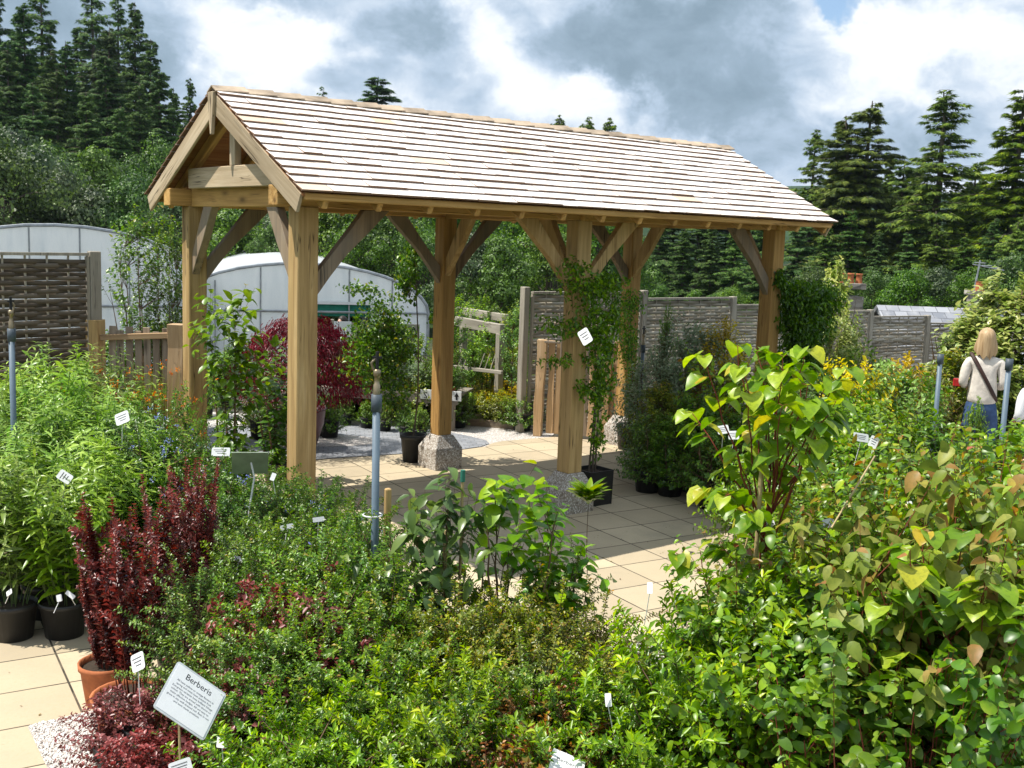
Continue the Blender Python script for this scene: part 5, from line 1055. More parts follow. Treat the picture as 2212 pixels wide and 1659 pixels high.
sp0 = standpipe(818, 5.5, 852, 'blue standpipe with brass tap standing in front of the paving')
tie = MB(); tie.tube([(0.05*math.cos(a)+0.02, 0.05*math.sin(a), 1.03) for a in np.linspace(0, 2*PI, 14)], 0.004, 6); tie.build('cable_tie', m_white, sp0)
standpipe(22, 8.2, 710, 'blue standpipe among the leafy plants at the left edge'); standpipe(2035, 10.2, 765, 'grey blue standpipe left of the woman in cream', False); standpipe(2183, 9.0, 775, 'grey blue standpipe right of the woman in cream', False); standpipe(1388, 12.6, 745, 'blue standpipe before the woven fence beside the back right post')
x, y, z = at(838, 1055, 5.75); o = beam('timber_stake', (x, y, 0), (x, y, z), 0.035, 0.03, oak, None); tag(o, 'short square timber stake strapped behind the blue standpipe', 'stake')
m_cane = simple('bamboo', (0.45, 0.34, 0.17), 0.5, 0.4); m_gcane = simple('green_cane_cap', (0.03, 0.16, 0.12), 0.5)
def cane(pts, label, cap=False, r=0.007):
    o = MB().tube(pts, r, 8).build('bamboo_cane', m_cane); 
    if cap: e = Vector(pts[-1]); MB().tube([e-Vector((0, 0, 0.05)), e+Vector((0, 0, 0.006))], r*1.7, 8).build('cap', m_gcane, o)
    return tag(o, label, 'cane', 'bamboo canes')
x, y, z = at(1000, 1018, 5.0); cane([(x, y, 0), (x, y, z)], 'bamboo cane with green cap in front of the shaded paving', True)
x, y, z = at(965, 1060, 5.15); x2, y2, z2 = at(972, 1330, 5.15); cane([(x2, y2, 0), (x, y, z-0.2)], 'thin pale cane behind the drooping leaved shrub')
x, y, z = at(1648, 1015, 4.85); cane([(x, y, 0), (x-0.01, y, z)], 'thick bamboo cane supporting the heart leaved tree', r=0.010)
a = at(1665, 965, 5.3); b = at(1720, 830, 5.6); cane([at(1590, 1260, 5.2), a, b], 'long thin cane leaning to the right behind the heart leaved tree', r=0.004)
a = at(1800, 1090, 4.6); b = at(1890, 985, 4.9); cane([(a[0], a[1], a[2]-0.1), b], 'slanting cane in the leafy right bed', r=0.004)

# ------------------------------------------------------------------ signs and plant labels
m_card = simple('card_white', (0.80, 0.81, 0.82), 0.35, 0.5, var=0.03); m_edge = simple('clear_edge', (0.55, 0.58, 0.60), 0.25, 0.6); m_grn = simple('label_green', (0.30, 0.36, 0.27), 0.4); m_txt = simple('print', (0.10, 0.10, 0.11), 0.6)
def frame_at(px, xdir_px, ydir_px, D, Dx=0.0, Dy=0.0):
    """board placed by its centre and the photo directions of its sides; Dx, Dy lean the sides in depth"""
    c = Vector(at(*px, D)); X = Vector(at(px[0]+xdir_px[0], px[1]+xdir_px[1], D+Dx))-c; Y = Vector(at(px[0]+ydir_px[0], px[1]+ydir_px[1], D+Dy))-c
    return c, X, Y
c, X, Y = frame_at((412, 1513), (35, 24), (22.5, -33), 4.05, 0.00, 0.06)
w_, h_ = X.length*2*1.31, Y.length*2*1.35; xn = X.normalized(); yn = (Y-xn*Y.dot(xn)).normalized(); zn = xn.cross(yn)
bs_ = thing('bed_sign', (c.x, c.y, 0), 0, 'white laminated Berberis sign tilted on a cane stake in the front bed', 'sign')
Mx = Matrix((xn, yn, zn)).transposed().to_4x4(); Mx.translation = Vector((0, 0, c.z))
def rrect(w, h, r, n=4):
    P_ = []
    for cx_, cy_, a0 in ((w/2-r, h/2-r, 0), (-w/2+r, h/2-r, PI/2), (-w/2+r, -h/2+r, PI), (w/2-r, -h/2+r, 1.5*PI)):
        for k in range(n+1): a = a0+PI/2*k/n; P_.append((cx_+r*math.cos(a), cy_+r*math.sin(a)))
    return P_
bw, bh = 0.235, 0.215
o = MB().prism(rrect(bw, bh, 0.012), (0, 0, -0.002), (1, 0, 0), (0, 1, 0), (0, 0, 1), 0.003).build('laminate', m_edge, bs_); o.matrix_local = Mx
o = MB().prism(rrect(bw*0.93, bh*0.92, 0.003), (0, 0, 0.0012), (1, 0, 0), (0, 1, 0), (0, 0, 1), 0.0012).build('card', m_card, bs_); o.matrix_local = Mx
text_obj('heading', 'Berberis', 0.036, m_ink, bs_, Mx @ Matrix.Translation((0, 0.088, 0.0028)))
body = 'All have yellow or orange flowers in\nspring and most have autumn fruit.\nEvergreen varieties have brilliant foliage\ncolour. They are armed with thorns so\nmake effective hedges. All are easy to\ngrow in any well-drained soil. Best in sun\nand semi shade positions.'
text_obj('lettering', body, 0.0118, m_txt, bs_, Mx @ Matrix.Translation((0, 0.046, 0.0028)), spacing=1.15)
b0 = c-yn*bh*0.45-zn*0.006; MB().tube([(b0.x-c.x, b0.y-c.y, b0.z), ((b0.x-c.x)+0.01, (b0.y-c.y)-0.02, 0.0)], 0.0045, 8).build('stake', m_cane, bs_)
# second sign at the bottom edge
c, X, Y = frame_at((1224, 1658), (28, 12), (-8, -28), 3.75, 0, 0.05); xn = X.normalized(); yn = (Y-xn*Y.dot(xn)).normalized(); zn = xn.cross(yn)
s2 = thing('bed_sign', (c.x, c.y, 0), 0, 'white Berberis sign cut off by the bottom edge of the picture', 'sign'); Mx = Matrix((xn, yn, zn)).transposed().to_4x4(); Mx.translation = Vector((0, 0, c.z))
o = MB().prism(rrect(0.13, 0.13, 0.009), (0, 0, -0.002), (1, 0, 0), (0, 1, 0), (0, 0, 1), 0.003).build('card', m_card, s2); o.matrix_local = Mx
text_obj('heading', 'Berberis', 0.026, m_txt, s2, Mx @ Matrix.Translation((0, 0.035, 0.0015))); MB().tube([(0, 0, c.z-0.03), (0, 0, 0)], 0.004, 8).build('stake', m_cane, s2)
# dark backed sign seen from behind
c, X, Y = frame_at((540, 1000), (30, 0), (-9, -32), 6.75, 0, -0.10); xn = X.normalized(); yn = (Y-xn*Y.dot(xn)).normalized(); zn = xn.cross(yn)
s3 = thing('bed_sign', (c.x, c.y, 0), 0, 'grey green back of a sign board on a bent white rod before the shelter', 'sign'); Mx = Matrix((xn, yn, zn)).transposed().to_4x4(); Mx.translation = Vector((0, 0, c.z))
o = MB().prism(rrect(0.22, 0.22, 0.006), (0, 0, -0.002), (1, 0, 0), (0, 1, 0), (0, 0, 1), 0.005).build('board', m_grn, s3); o.matrix_local = Mx
MB().tube([(0.0, 0, c.z+0.03), (0.02, -0.02, c.z-0.09), (-0.01, -0.01, c.z-0.3), (-0.02, 0, 0.0)], 0.006, 8).build('rod', m_white, s3)
# small plant labels
def plabel(u, v, D, w, h, rot, desc, col=None, lean=0.3, stake=True, yaw=0.0):
    stake = 'hanging' not in desc; yaw = R_(-0.5, 0.5); sl_n = 0.06 if 'pot' in desc else 0.16
    c = Vector(at(u, v, D)); root = thing('plant_label', (c.x, c.y, 0), 0, desc, 'plant label', 'small plant labels'); xn = Vector(IR).normalized()
    xn = Matrix.Rotation(yaw, 3, 'Z') @ Matrix.Rotation(-rot, 3, Vector(FW)) @ Vector(IR); yn = Vector(UP)*1.0+Vector(FW)*lean; yn = (yn-xn*yn.dot(xn)).normalized(); zn = xn.cross(yn); Mx = Matrix((xn, yn, zn)).transposed().to_4x4(); Mx.translation = Vector((0, 0, c.z))
    o = MB().prism(rrect(w, h, min(w, h)*0.15, 2), (0, 0, 0), (1, 0, 0), (0, 1, 0), (0, 0, 1), 0.0012).build('card', col or m_card, root); o.matrix_local = Mx
    if min(w, h) > 0.045:
        pr_ = MB()
        for q in range(3):
            hh = h*(0.22-0.2*q); pr_.box((w*0.03*(q-1), hh, 0.0016), (w*(0.72-0.14*q), h*0.06, 0.0004))
        po = pr_.build('print', m_txt, root); po.matrix_local = Mx
    if stake: MB().tube([(0, 0, c.z-h*0.4), (R_(-.04, .04), R_(-.04, .04), max(0.0, c.z-h*0.4-sl_n))], 0.0022, 6).build('stake', m_card, root)
    return root
LB = [(298, 1430, 4.6, .075, .075, .5, 'crumpled white label at the foot of the tall red barberry'), (545, 1497, 4.5, .045, .075, -.4, 'white label just right of the large Berberis sign'), (480, 1604, 4.1, .05, .04, .1, 'small white tag below the right corner of the Berberis sign'),
      (390, 1657, 3.9, .08, .05, .2, 'white card cut by the bottom edge below the Berberis sign'), (688, 1122, 6.3, .07, .028, .02, 'white strip label in the middle bed before the shelter'), (620, 1138, 6.2, .08, .028, .1, 'grey strip label left of the white strip label'),
      (516, 1207, 6.0, .06, .028, -.2, 'white label low in the middle bed'), (640, 1186, 6.1, .02, .05, -.4, 'narrow white label in the middle of the small leaved shrubs'), (575, 1180, 6.2, .03, .03, .1, 'square white label by the black pot in the middle bed'),
      (264, 903, 7.4, .10, .08, .4, 'grey tilted card among the leafy plants on the left'), (140, 1030, 6.9, .06, .09, .9, 'pale leaning plastic label in the leafy left block'), (477, 976, 7.6, .13, .06, 0, 'white name plate on a thin post before the young tree'),
      (20, 1280, 6.7, .05, .03, .6, 'white label in the leftmost black pot'), (128, 1292, 6.5, .03, .04, .2, 'small white label at the rim of the second black pot'), (152, 1285, 6.5, .06, .025, -.6, 'tilted strip label above the second black pot'),
      (1264, 727, 8.45, .09, .13, .6, 'grey white card hanging in the climber on the front middle post'), (1314, 1512, 3.95, .025, .05, .2, 'small white label among the bronze shrubs'), (1404, 1270, 4.6, .025, .05, .1, 'thin grey label at the edge of the bright paving'),
      (1562, 928, 9.4, .10, .075, .15, 'white name card under the dark bushes, left of a pair'), (1585, 940, 9.3, .09, .075, .05, 'white name card under the dark bushes, right of a pair'), (1860, 945, 6.5, .10, .05, -.2, 'pale label on top of the reddish right shrubs, left of a pair'),
      (1887, 955, 6.4, .05, .07, -.5, 'pale label on top of the reddish right shrubs, right of a pair'), (1790, 1130, 4.9, .05, .04, .3, 'white label inside the leafy right bed'), (1660, 1135, 5.0, .06, .04, .3, 'bright white label behind the heart leaved tree'), (1968, 1100, 4.9, .02, .07, .2, 'narrow bluish label in the right bed'),
      (1880, 1445, 4.3, .03, .05, .1, 'small label deep between the front right shrubs'), (1755, 1550, 3.9, .02, .045, -.2, 'white and red label near the bottom of the right bed'), (2078, 1235, 4.3, .03, .05, .4, 'small bluish label in the right hand shrubs'), (1620, 1310, 4.5, .04, .06, -.5, 'grey striped label beside the cane at right'),
      (945, 1210, 5.4, .05, .05, 0, 'grey label on the paving edge between the two large leaved shrubs'), (590, 1030, 7.0, .03, .05, -.3, 'pale label behind the shrubs at the front left post'), (437, 1012, 7.6, .03, .05, .3, 'pale label left of the white name plate')]
for t in LB: plabel(*t[:6], t[6], lean=0.25)

random.seed(31)
for i, (u, D, v) in enumerate([(700, 13.2, 850), (745, 13.0, 860), (790, 12.8, 865), (830, 12.6, 870), (875, 12.2, 875), (905, 12.0, 880)]): put('leafy', u, D+0.9, v, 'leafy plant on the ground before the display table', 'plant', 'plants at the foot of the display table', name='potted_plant', wide=0.6, potr=0.09, poth=0.14)
for i, (u, D, v, w) in enumerate([(975, 15.2, 670, 0.9), (1045, 14.9, 690, 0.9), (1110, 14.3, 665, 0.8), (1010, 18.0, 645, 1.0), (1078, 15.0, 680, 0.8), (1015, 14.8, 740, 0.9)]): put('stdtree', u, D, v, 'leafy standard tree in front of the weathered pergola stand', 'tree', 'standard trees beyond the circle', name='potted_tree', wide=w)

for i, (u, D, v, sp) in enumerate([(705, 14.6, 800, 'bedmix'), (735, 14.9, 780, 'leafy'), (770, 15.0, 790, 'bedmix'), (800, 14.8, 770, 'leafy'), (840, 14.6, 790, 'bedmix'), (880, 14.2, 780, 'leafy'), (905, 13.9, 800, 'bedmix'), (985, 13.9, 840, 'bedmix')]): put(sp, u, D, v, 'bushy potted plant behind the display table', 'plant', 'plants behind the display table', name='potted_plant', wide=0.9)
for i, (u, D, v) in enumerate([(1020, 15.3, 830), (1115, 14.4, 835), (1050, 14.7, 845)]): put('goldbush', u, D, v, 'yellow flowering plant low among the green rows', 'plant', 'yellow plants beyond the circle', name='potted_plant', wide=1.8)
# ------------------------------------------------------------------ people
skin_m = simple('skin', (0.55, 0.30, 0.21), 0.5, 0.4, var=0.06); m_hairb = wood('hair_blond', (0.28, 0.17, 0.08), (0.52, 0.36, 0.20), (0.70, 0.54, 0.34), grain=3, knots=False, rough=0.45, rnd=0.0); m_hairk = simple('hair_dark', (0.02, 0.014, 0.01), 0.5)
m_cream = simple('cream_cloth', (0.70, 0.64, 0.57), 0.85, 0.1, var=0.16, scale=11, bstr=1.0); m_jean = simple('denim', (0.055, 0.095, 0.20), 0.9, 0.1, var=0.25, scale=18); m_strap = simple('brown_leather', (0.05, 0.025, 0.02), 0.5); m_wshirt = simple('white_cloth', (0.76, 0.76, 0.78), 0.85, var=0.05); m_dshirt = simple('dark_cloth', (0.03, 0.035, 0.05), 0.9); m_redp = simple('red_purse', (0.5, 0.03, 0.03), 0.4); m_shoe = simple('shoe', (0.04, 0.035, 0.03), 0.5); m_eye = simple('eye', (0.05, 0.03, 0.02), 0.2); m_lip = simple('lip', (0.45, 0.12, 0.10), 0.5)
def skin_obj(name, verts, edges, radii, mat, parent, root=0, sub=2):
    me = bpy.data.meshes.new(name); me.from_pydata(verts, edges, []); o = bpy.data.objects.new(name, me); C.objects.link(o)
    md = o.modifiers.new('s', 'SKIN'); md.use_smooth_shade = True; md.branch_smoothing = 0.6; ss = o.modifiers.new('u', 'SUBSURF'); ss.levels = sub; ss.render_levels = sub
    for i, r in enumerate(radii):
        sv = me.skin_vertices[0].data[i]; sv.radius = r if hasattr(r, '__len__') else (r, r); sv.use_root = (i == root)
    bpy.context.view_layer.update(); dg = bpy.context.evaluated_depsgraph_get(); m2 = bpy.data.meshes.new_from_object(o.evaluated_get(dg)); bpy.data.objects.remove(o)
    m2.name = name; m2.materials.clear(); m2.materials.append(mat); m2.polygons.foreach_set('use_smooth', [True]*len(m2.polygons))
    o = bpy.data.objects.new(name, m2); C.objects.link(o); o.parent = parent; return o
def chain(V, E, R, start, pts):
    prev = start
    for p, r in pts: V.append(p); R.append(r); E.append((prev, len(V)-1)); prev = len(V)-1
    return prev
def person(label, x, y, z0, rz, h=1.66, top=None, hair=None, longhair=True, arms='front'):
    """stands facing local +Y"""
    root = thing('person', (x, y, z0), rz, label, 'person'); k = h/1.66; S = lambda p: (p[0]*k, p[1]*k, p[2]*k)
    V = [(0, 0, .93)]; E = []; R = [(.135, .10)]
    t = chain(V, E, R, 0, [((0, 0, 1.06), (.12, .085)), ((0, .0, 1.20), (.135, .095)), ((0, .0, 1.33), (.13, .085)), ((0, .02, 1.40), (.06, .055)), ((0, .03, 1.46), (.046, .05))])
    hd = chain(V, E, R, t, [((0, .05, 1.50), (.06, .075)), ((0, .05, 1.56), (.076, .095)), ((0, .04, 1.61), (.07, .088)), ((0, .035, 1.645), (.04, .05))])
    nz = chain(V, E, R, hd-2, [((0, .145, 1.545), .014)])
    arm = {}
    for s in (-1, 1):
        sh_ = chain(V, E, R, 3, [((s*.145, .01, 1.34), (.052, .048))])
        el_, wr = ((s*.195, -.03, 1.10), (s*.13, .19, 1.05)) if arms == 'front' else ((s*.23, -.02, 1.08), (s*.25, .04, .85))
        q = chain(V, E, R, sh_, [(((s*.175), -.01, 1.22), .042), (el_, .037), (tuple((a+b)/2 for a, b in zip(el_, wr)), .033), (wr, .024)])
        d = Vector(wr)-Vector(el_); d.normalize(); pm = Vector(wr)+d*0.05; palm = chain(V, E, R, q, [(tuple(pm), (.030, .017))])
        side_ = Vector((1, 0, 0)) if arms == 'front' else Vector((0, 1, 0)); cur = Vector((0, 0, -1)) if arms == 'front' else Vector((-s, 0, 0))
        for j, (o_, l_) in enumerate(((-.024, .062), (-.008, .074), (.008, .070), (.024, .056))):
            b_ = pm+d*0.035+side_*o_; chain(V, E, R, palm, [(tuple(b_), .0095), (tuple(b_+d*l_*0.5+cur*0.008), .0085), (tuple(b_+d*l_*0.85+cur*0.03), .0075)])
        th = pm-d*0.02-side_*0.03*s; chain(V, E, R, palm, [(tuple(th), .011), (tuple(th+d*0.035-side_*0.012*s+cur*0.01), .009)])
        arm[s] = (sh_, el_, wr)
    for s in (-1, 1):
        chain(V, E, R, 0, [((s*.09, 0, .84), (.09, .09)), ((s*.10, .01, .68), .075), ((s*.105, .02, .48), .052), ((s*.11, 0, .30), .048), ((s*.11, -.01, .09), .033), ((s*.115, .05, .04), (.04, .03)), ((s*.12, .14, .025), (.035, .02))])
    b = skin_obj('body', [S(p) for p in V], E, [(r[0]*k, r[1]*k) if hasattr(r, '__len__') else (r*k, r*k) for r in R], skin_m, root)
    # blouse
    V = [(0, 0, .86)]; E = []; R = [(.165, .13)]; t = chain(V, E, R, 0, [((0, 0, .98), (.155, .12)), ((0, 0, 1.10), (.15, .115)), ((0, 0, 1.22), (.145, .112)), ((0, 0, 1.33), (.135, .10)), ((0, .012, 1.385), (.075, .07))])
    for s in (-1, 1):
        sh_, el_, wr = arm[s]; mid_ = tuple(a*0.45+b_*0.55 for a, b_ in zip(el_, wr)); chain(V, E, R, 4, [((s*.145, .005, 1.335), (.066, .062)), ((s*.178, -.012, 1.22), .056), (el_, .048), (mid_, .047)])
    skin_obj('blouse', [S(p) for p in V], E, [(r[0]*k, r[1]*k) if hasattr(r, '__len__') else (r*k, r*k) for r in R], top, root)
    V = [(0, 0, .93)]; E = []; R = [(.148, .118)]; chain(V, E, R, 0, [((0, 0, 1.0), (.145, .115))])
    for s in (-1, 1): chain(V, E, R, 0, [((s*.085, -.01, .83), (.105, .11)), ((s*.10, .01, .66), .088), ((s*.105, .02, .46), .068), ((s*.11, 0, .28), .064), ((s*.11, -.005, .07), .058)])
    skin_obj('jeans', [S(p) for p in V], E, [(r[0]*k, r[1]*k) if hasattr(r, '__len__') else (r*k, r*k) for r in R], m_jean, root)
    # hair cap, longer at the back
    m = MB(); n1, n2 = 14, 20; vs = []
    for i in range(n1+1):
        f = i/n1
        for j in range(n2):
            a = 2*PI*j/n2; back = 0.5-0.5*math.sin(a); rad = (math.sin(min(f*2.4, 1)*PI/2)); zz = 0.105*math.cos(min(f*2.4, 1)*PI/2); dr = max(0, f-0.417)/0.583*(0.20 if longhair else 0.07)*(0.35+0.65*back+0.12*math.sin(a*9))
            wob = 1+0.03*math.sin(a*7+f*5); x_ = math.cos(a)*0.086*rad*wob*(1+0.30*math.sin(min(1, dr/0.2)*2.6)); y_ = math.sin(a)*(0.112 if math.sin(a) < 0 else 0.085)*rad*wob; vs.append(S((x_, 0.035+y_-0.01, 1.575+zz-dr)))
    fs = [(i*n2+j, i*n2+(j+1) % n2, (i+1)*n2+(j+1) % n2, (i+1)*n2+j) for i in range(n1) for j in range(n2) if not (i >= 7 and 2 <= j <= 7)]
    m.add(vs, fs); m.build('hair', hair, root, smooth=True)
    for s in (-1, 1):
        MB().lathe([(0.0, -0.009), (0.007, -0.006), (0.009, 0), (0.007, 0.006), (0, 0.009)], 10, S((s*.030, .128, 1.565))).build('eye', m_eye, root, smooth=True)
        MB().tube([S((s*.055, .12, .018)), S((s*.12, .13, .018))], .001, 4)
        MB().box(S((s*.115, .075, .03)), (.085*k, .25*k, .06*k)).build('shoe', m_shoe, root, bevel=0.015)
    MB().box(S((0, .142, 1.508)), (.04, .008, .010)).build('mouth', m_lip, root, bevel=0.003)
    return root
x, y = spot(2107, 12.3); rz_view = math.atan2(-(x-CAM[0]), (y-CAM[1]))
pw = person('woman seen from behind in cream blouse and jeans with brown shoulder strap', x, y, 0.0, rz_view+0.12, 1.70, m_cream, m_hairb)
pts = []
for a in np.linspace(0, 2*PI, 40):      # strap over the right... shoulder across the back
    t_ = a; xx = 0.155*math.cos(t_); zz = 1.18+0.24*math.cos(t_+0.0); yy = (0.145 if math.sin(t_) > 0 else 0.140)*math.sin(t_); pts.append((-xx*0.9+0.0, yy, zz+0.02))
MB().tube(pts, 0.020, 6).build('shoulder_strap', m_strap, pw)
pr = thing('purse', (0, 0, 0), 0, 'small red purse held in the left hand of the woman in cream', 'purse'); Mw = Matrix.Translation((x, y, 0)) @ Matrix.Rotation(rz_view+0.12, 4, 'Z'); pr.location = Mw @ Vector((-0.19, 0.30, 1.09)); pr.rotation_euler = (0, 0, rz_view)
MB().box((0, 0, 0), (0.15, 0.03, 0.09)).build('pouch', m_redp, pr, bevel=0.01); MB().box((0, 0, 0.048), (0.14, 0.012, 0.008)).build('clasp', m_brass, pr)
x, y = spot(2236, 10.6); person('person in a white shirt mostly cut off by the right edge', x, y, 0, math.atan2(-(x-CAM[0]), (y-CAM[1]))+0.4, 1.60, m_wshirt, m_hairk, False)
x, y, z = at(742, 684, 19.0); person('dark haired person in dark clothes behind the display table near the polytunnel', x, y, z-1.62, math.atan2(-(x-CAM[0]), (y-CAM[1]))+2.4, 1.62, m_dshirt, m_hairk, False)
x, y, z = at(740, 718, 17.0); o = thing('notice_board', (x, y, 0), math.atan2(-(x-CAM[0]), y-CAM[1]), 'white notice sheet on a grey board beyond the display table', 'sign'); MB().box((0.5, 0.02, z), (1.4, 0.02, 0.30)).build('board', greyw, o); MB().box((0, 0, z), (0.27, 0.012, 0.34)).build('sheet', m_card, o); beam('post', (-0.16, 0.03, 0), (-0.16, 0.03, z+0.2), 0.05, 0.05, greyw, o)

# ------------------------------------------------------------------ cottage beyond the fence: chimneys and slate roof
m_stone, nt = new_mat('rubble_stone'); v = coords(nt, (1, 1, 1.6)); vo = N(nt, 'ShaderNodeTexVoronoi', i_Scale=5.0, feature='F1'); L(nt, v, vo.inputs['Vector'])
c = ramp(nt, vo.outputs['Color'], [(0.1, (0.16, 0.14, 0.12)), (0.5, (0.28, 0.25, 0.21)), (0.9, (0.40, 0.37, 0.32))]); c = mixc(nt, ramp(nt, noise(nt, v, 4, 5), [(0.45, 0), (0.7, 0.6)]), c, (0.13, 0.13, 0.11)); finish(nt, c, 0.9, vo.outputs['Distance'], 0.7, 0.05)
m_slate, nt = new_mat('slate'); v = coords(nt); br = N(nt, 'ShaderNodeTexBrick', i_Scale=1.0); L(nt, v, br.inputs['Vector']); br.inputs['Brick Width'].default_value = 0.3; br.inputs['Row Height'].default_value = 0.2; br.inputs['Mortar Size'].default_value = 0.008; br.inputs['Color1'].default_value = (0.20, 0.21, 0.24, 1); br.inputs['Color2'].default_value = (0.38, 0.39, 0.42, 1); br.inputs['Mortar'].default_value = (0.08, 0.08, 0.09, 1)
finish(nt, mixc(nt, ramp(nt, noise(nt, v, 3, 5), [(0.5, 0), (0.75, 0.6)]), br.outputs['Color'], (0.50, 0.50, 0.50)), 0.28, br.outputs['Fac'], -0.3, 0.01, 0.6)
DC = 27.0
cx_, cy_, cz_ = at(1834, 612, DC); r0 = math.atan2(IR[1], IR[0])
ct = thing('stone_cottage', (cx_, cy_, -4.0), r0, 'stone cottage roof and chimneys rising beyond the woven fence', 'cottage'); zc = cz_+4.0; dz = zat(670, 1840, DC)+4.0
wpx = lambda px: px*K/F_PX*DC
ch = MB().box((0, 0, (zc-0.3)/2+0.4), (wpx(50), wpx(46), zc-0.9-0.2)).build('chimney', m_stone, ct)
MB().box((0, 0, zc-0.06), (wpx(56), wpx(52), 0.14)).box((0, 0, zc-0.52), (wpx(48), wpx(44), 0.06)).build('chimney_cap', m_stone, ch, bevel=0.01)
for k, (px, py) in enumerate(((-0.2, -0.1), (-0.02, -0.16), (0.2, -0.1), (0.08, 0.15))): MB().lathe([(0.085, 0), (0.07, 0.10), (0.065, 0.20), (0.08, 0.21), (0.08, 0.24), (0.06, 0.24)], 14, (px, py, zc)).build('chimney_pot', m_terra, ch, smooth=True)
rl = wpx(2035-1897); rx = wpx(1900-1840); zr_ = zat(660, 1910, DC)+4.0; ze_ = zr_-1.6
m = MB(); m.prism([(-2.6, ze_), (0, zr_), (2.6, ze_), (2.6, ze_-0.1), (0, zr_-0.12), (-2.6, ze_-0.1)], (rx, 0, 0), (0, 1, 0), (0, 0, 1), (1, 0, -0.0), rl+2.5); m.build('roof', m_slate, ct)
MB().box((rx+(rl+2.5)/2, 0, ze_/2), (rl+2.3, 4.9, ze_-0.1)).build('wall', m_stone, ct)
m = MB().prism([(-2.4, ze_-0.06), (0, zr_-0.16), (2.4, ze_-0.06)], (rx+0.1, 0, 0), (0, 1, 0), (0, 0, 1), (1, 0, 0), 0.2).build('gable', m_stone, ct)
x2 = wpx(2110-1840); z2 = zat(636, 2110, DC)+4.0; c2 = MB().box((x2, 0, z2/2), (wpx(36), wpx(36), z2)).build('chimney', m_stone, ct); MB().box((x2, 0, z2), (wpx(46), wpx(44), 0.10)).build('chimney_cap', m_stone, c2); MB().lathe([(0.13, 0), (0.12, 0.2), (0.13, 0.22)], 14, (x2, 0, z2+0.05)).build('chimney_pot', m_terra, c2)
ax_ = x2-wpx(15); zt2 = zat(562, 2095, DC)+4.0; MB().tube([(ax_, 0, z2-0.3), (ax_+0.12, 0, zt2)], 0.022, 6).tube([(ax_-0.05, 0, zt2-0.1), (ax_+0.75, 0.1, zt2-0.22)], 0.014, 5).tube([(ax_+0.3, -0.25, zt2-0.12), (ax_+0.3, 0.3, zt2-0.12)], 0.01, 5).tube([(ax_+0.5, -0.2, zt2-0.16), (ax_+0.5, 0.25, zt2-0.16)], 0.01, 5).tube([(ax_+0.12, -0.3, zt2-0.06), (ax_+0.12, 0.3, zt2-0.06)], 0.01, 5).build('aerial', m_tube, ct)

# ------------------------------------------------------------------ trees
def conifer(seed, H, R, mat, dens=1.0, bare=0.08, droop=0.35, gap=0.42, twin=False, sparse_top=0.0, tri=1.0):
    rg = np.random.default_rng(seed); lines = []; P = []; D = []; SZ = []
    tips = [(np.zeros(2), H)] + ([(np.array([R*0.28, 0.1]), H*0.94)] if twin else [])
    for off, Ht in tips:
        tr = np.stack([np.linspace(0, off[0], 10)+rg.normal(0, .03, 10), np.linspace(0, off[1], 10)+rg.normal(0, .03, 10), np.linspace(0, Ht, 10)], 1); lines.append((tr, 0.016*H+0.05, 0.02))
        z = bare*Ht
        while z < Ht*0.985:
            f = z/Ht; nb = int(rg.integers(5, 8)); r = R*(1-f)**0.78*(1 if f > 0.12 else 0.8)*(1+0.22*math.sin(z*2.3+seed)+0.12*math.sin(z*5.1))+0.12
            for b in range(nb):
                a = rg.uniform(0, 2*PI); l = r*rg.uniform(0.45, 1.3)*(1+0.2*math.sin(a+seed)); zz = z+rg.uniform(-gap, gap)*0.9
                if rg.random() < 0.06: continue
                s0 = np.array([off[0]*f, off[1]*f, zz]); up_ = (0.35*f-0.05)*l; e = s0+np.array([math.cos(a)*l, math.sin(a)*l, up_-droop*l*(0.6+0.6*(1-f))+0.15*l*f]); q = curve(s0, e, (0, 0, 0.16*l), 7, rg, 0.02); lines.append((q, 0.010*l+0.012, 0.005))
                n = int(l*85*dens*(1-sparse_top*f))+5; t = rg.uniform(0.12, 1.0, n)**0.8; idx = t*6; i0 = np.minimum(idx.astype(int), 5); fr_ = (idx-i0)[:, None]; pp = q[i0]*(1-fr_)+q[i0+1]*fr_; td = unit(q[i0+1]-q[i0]); sd = np.cross(td, [0, 0, 1]); w = (1.08-t)*l*0.40
                s = rg.uniform(-1, 1, n); pp = pp+sd*(s*w)[:, None]+np.array([0, 0, 1])*(-np.abs(s)*w*0.25-rg.uniform(0, 0.12, n))[:, None]; P.append(pp); D.append(unit(td*0.8+sd*np.sign(s)[:, None]*0.7+np.stack([0*s, 0*s, -0.25-rg.uniform(0, .5, n)], 1))); SZ.append(np.full(n, 0.22+0.10*(1-f)))
            z += gap*rg.uniform(0.7, 1.3)*(0.6+0.6*(1-f))
    P = np.concatenate(P); D = np.concatenate(D); n = len(P); s = np.concatenate(SZ)*rg.uniform(0.7, 1.35, n)*tri; U = np.array([0, 0, 1.0])+rg.normal(0, .45, (n, 3))
    return [leaves('crown', P, D, U, s*0.95, s*0.34, mat, 'spray', 0.25, None, rg), stems_mesh('trunk', lines, m_bark)], n
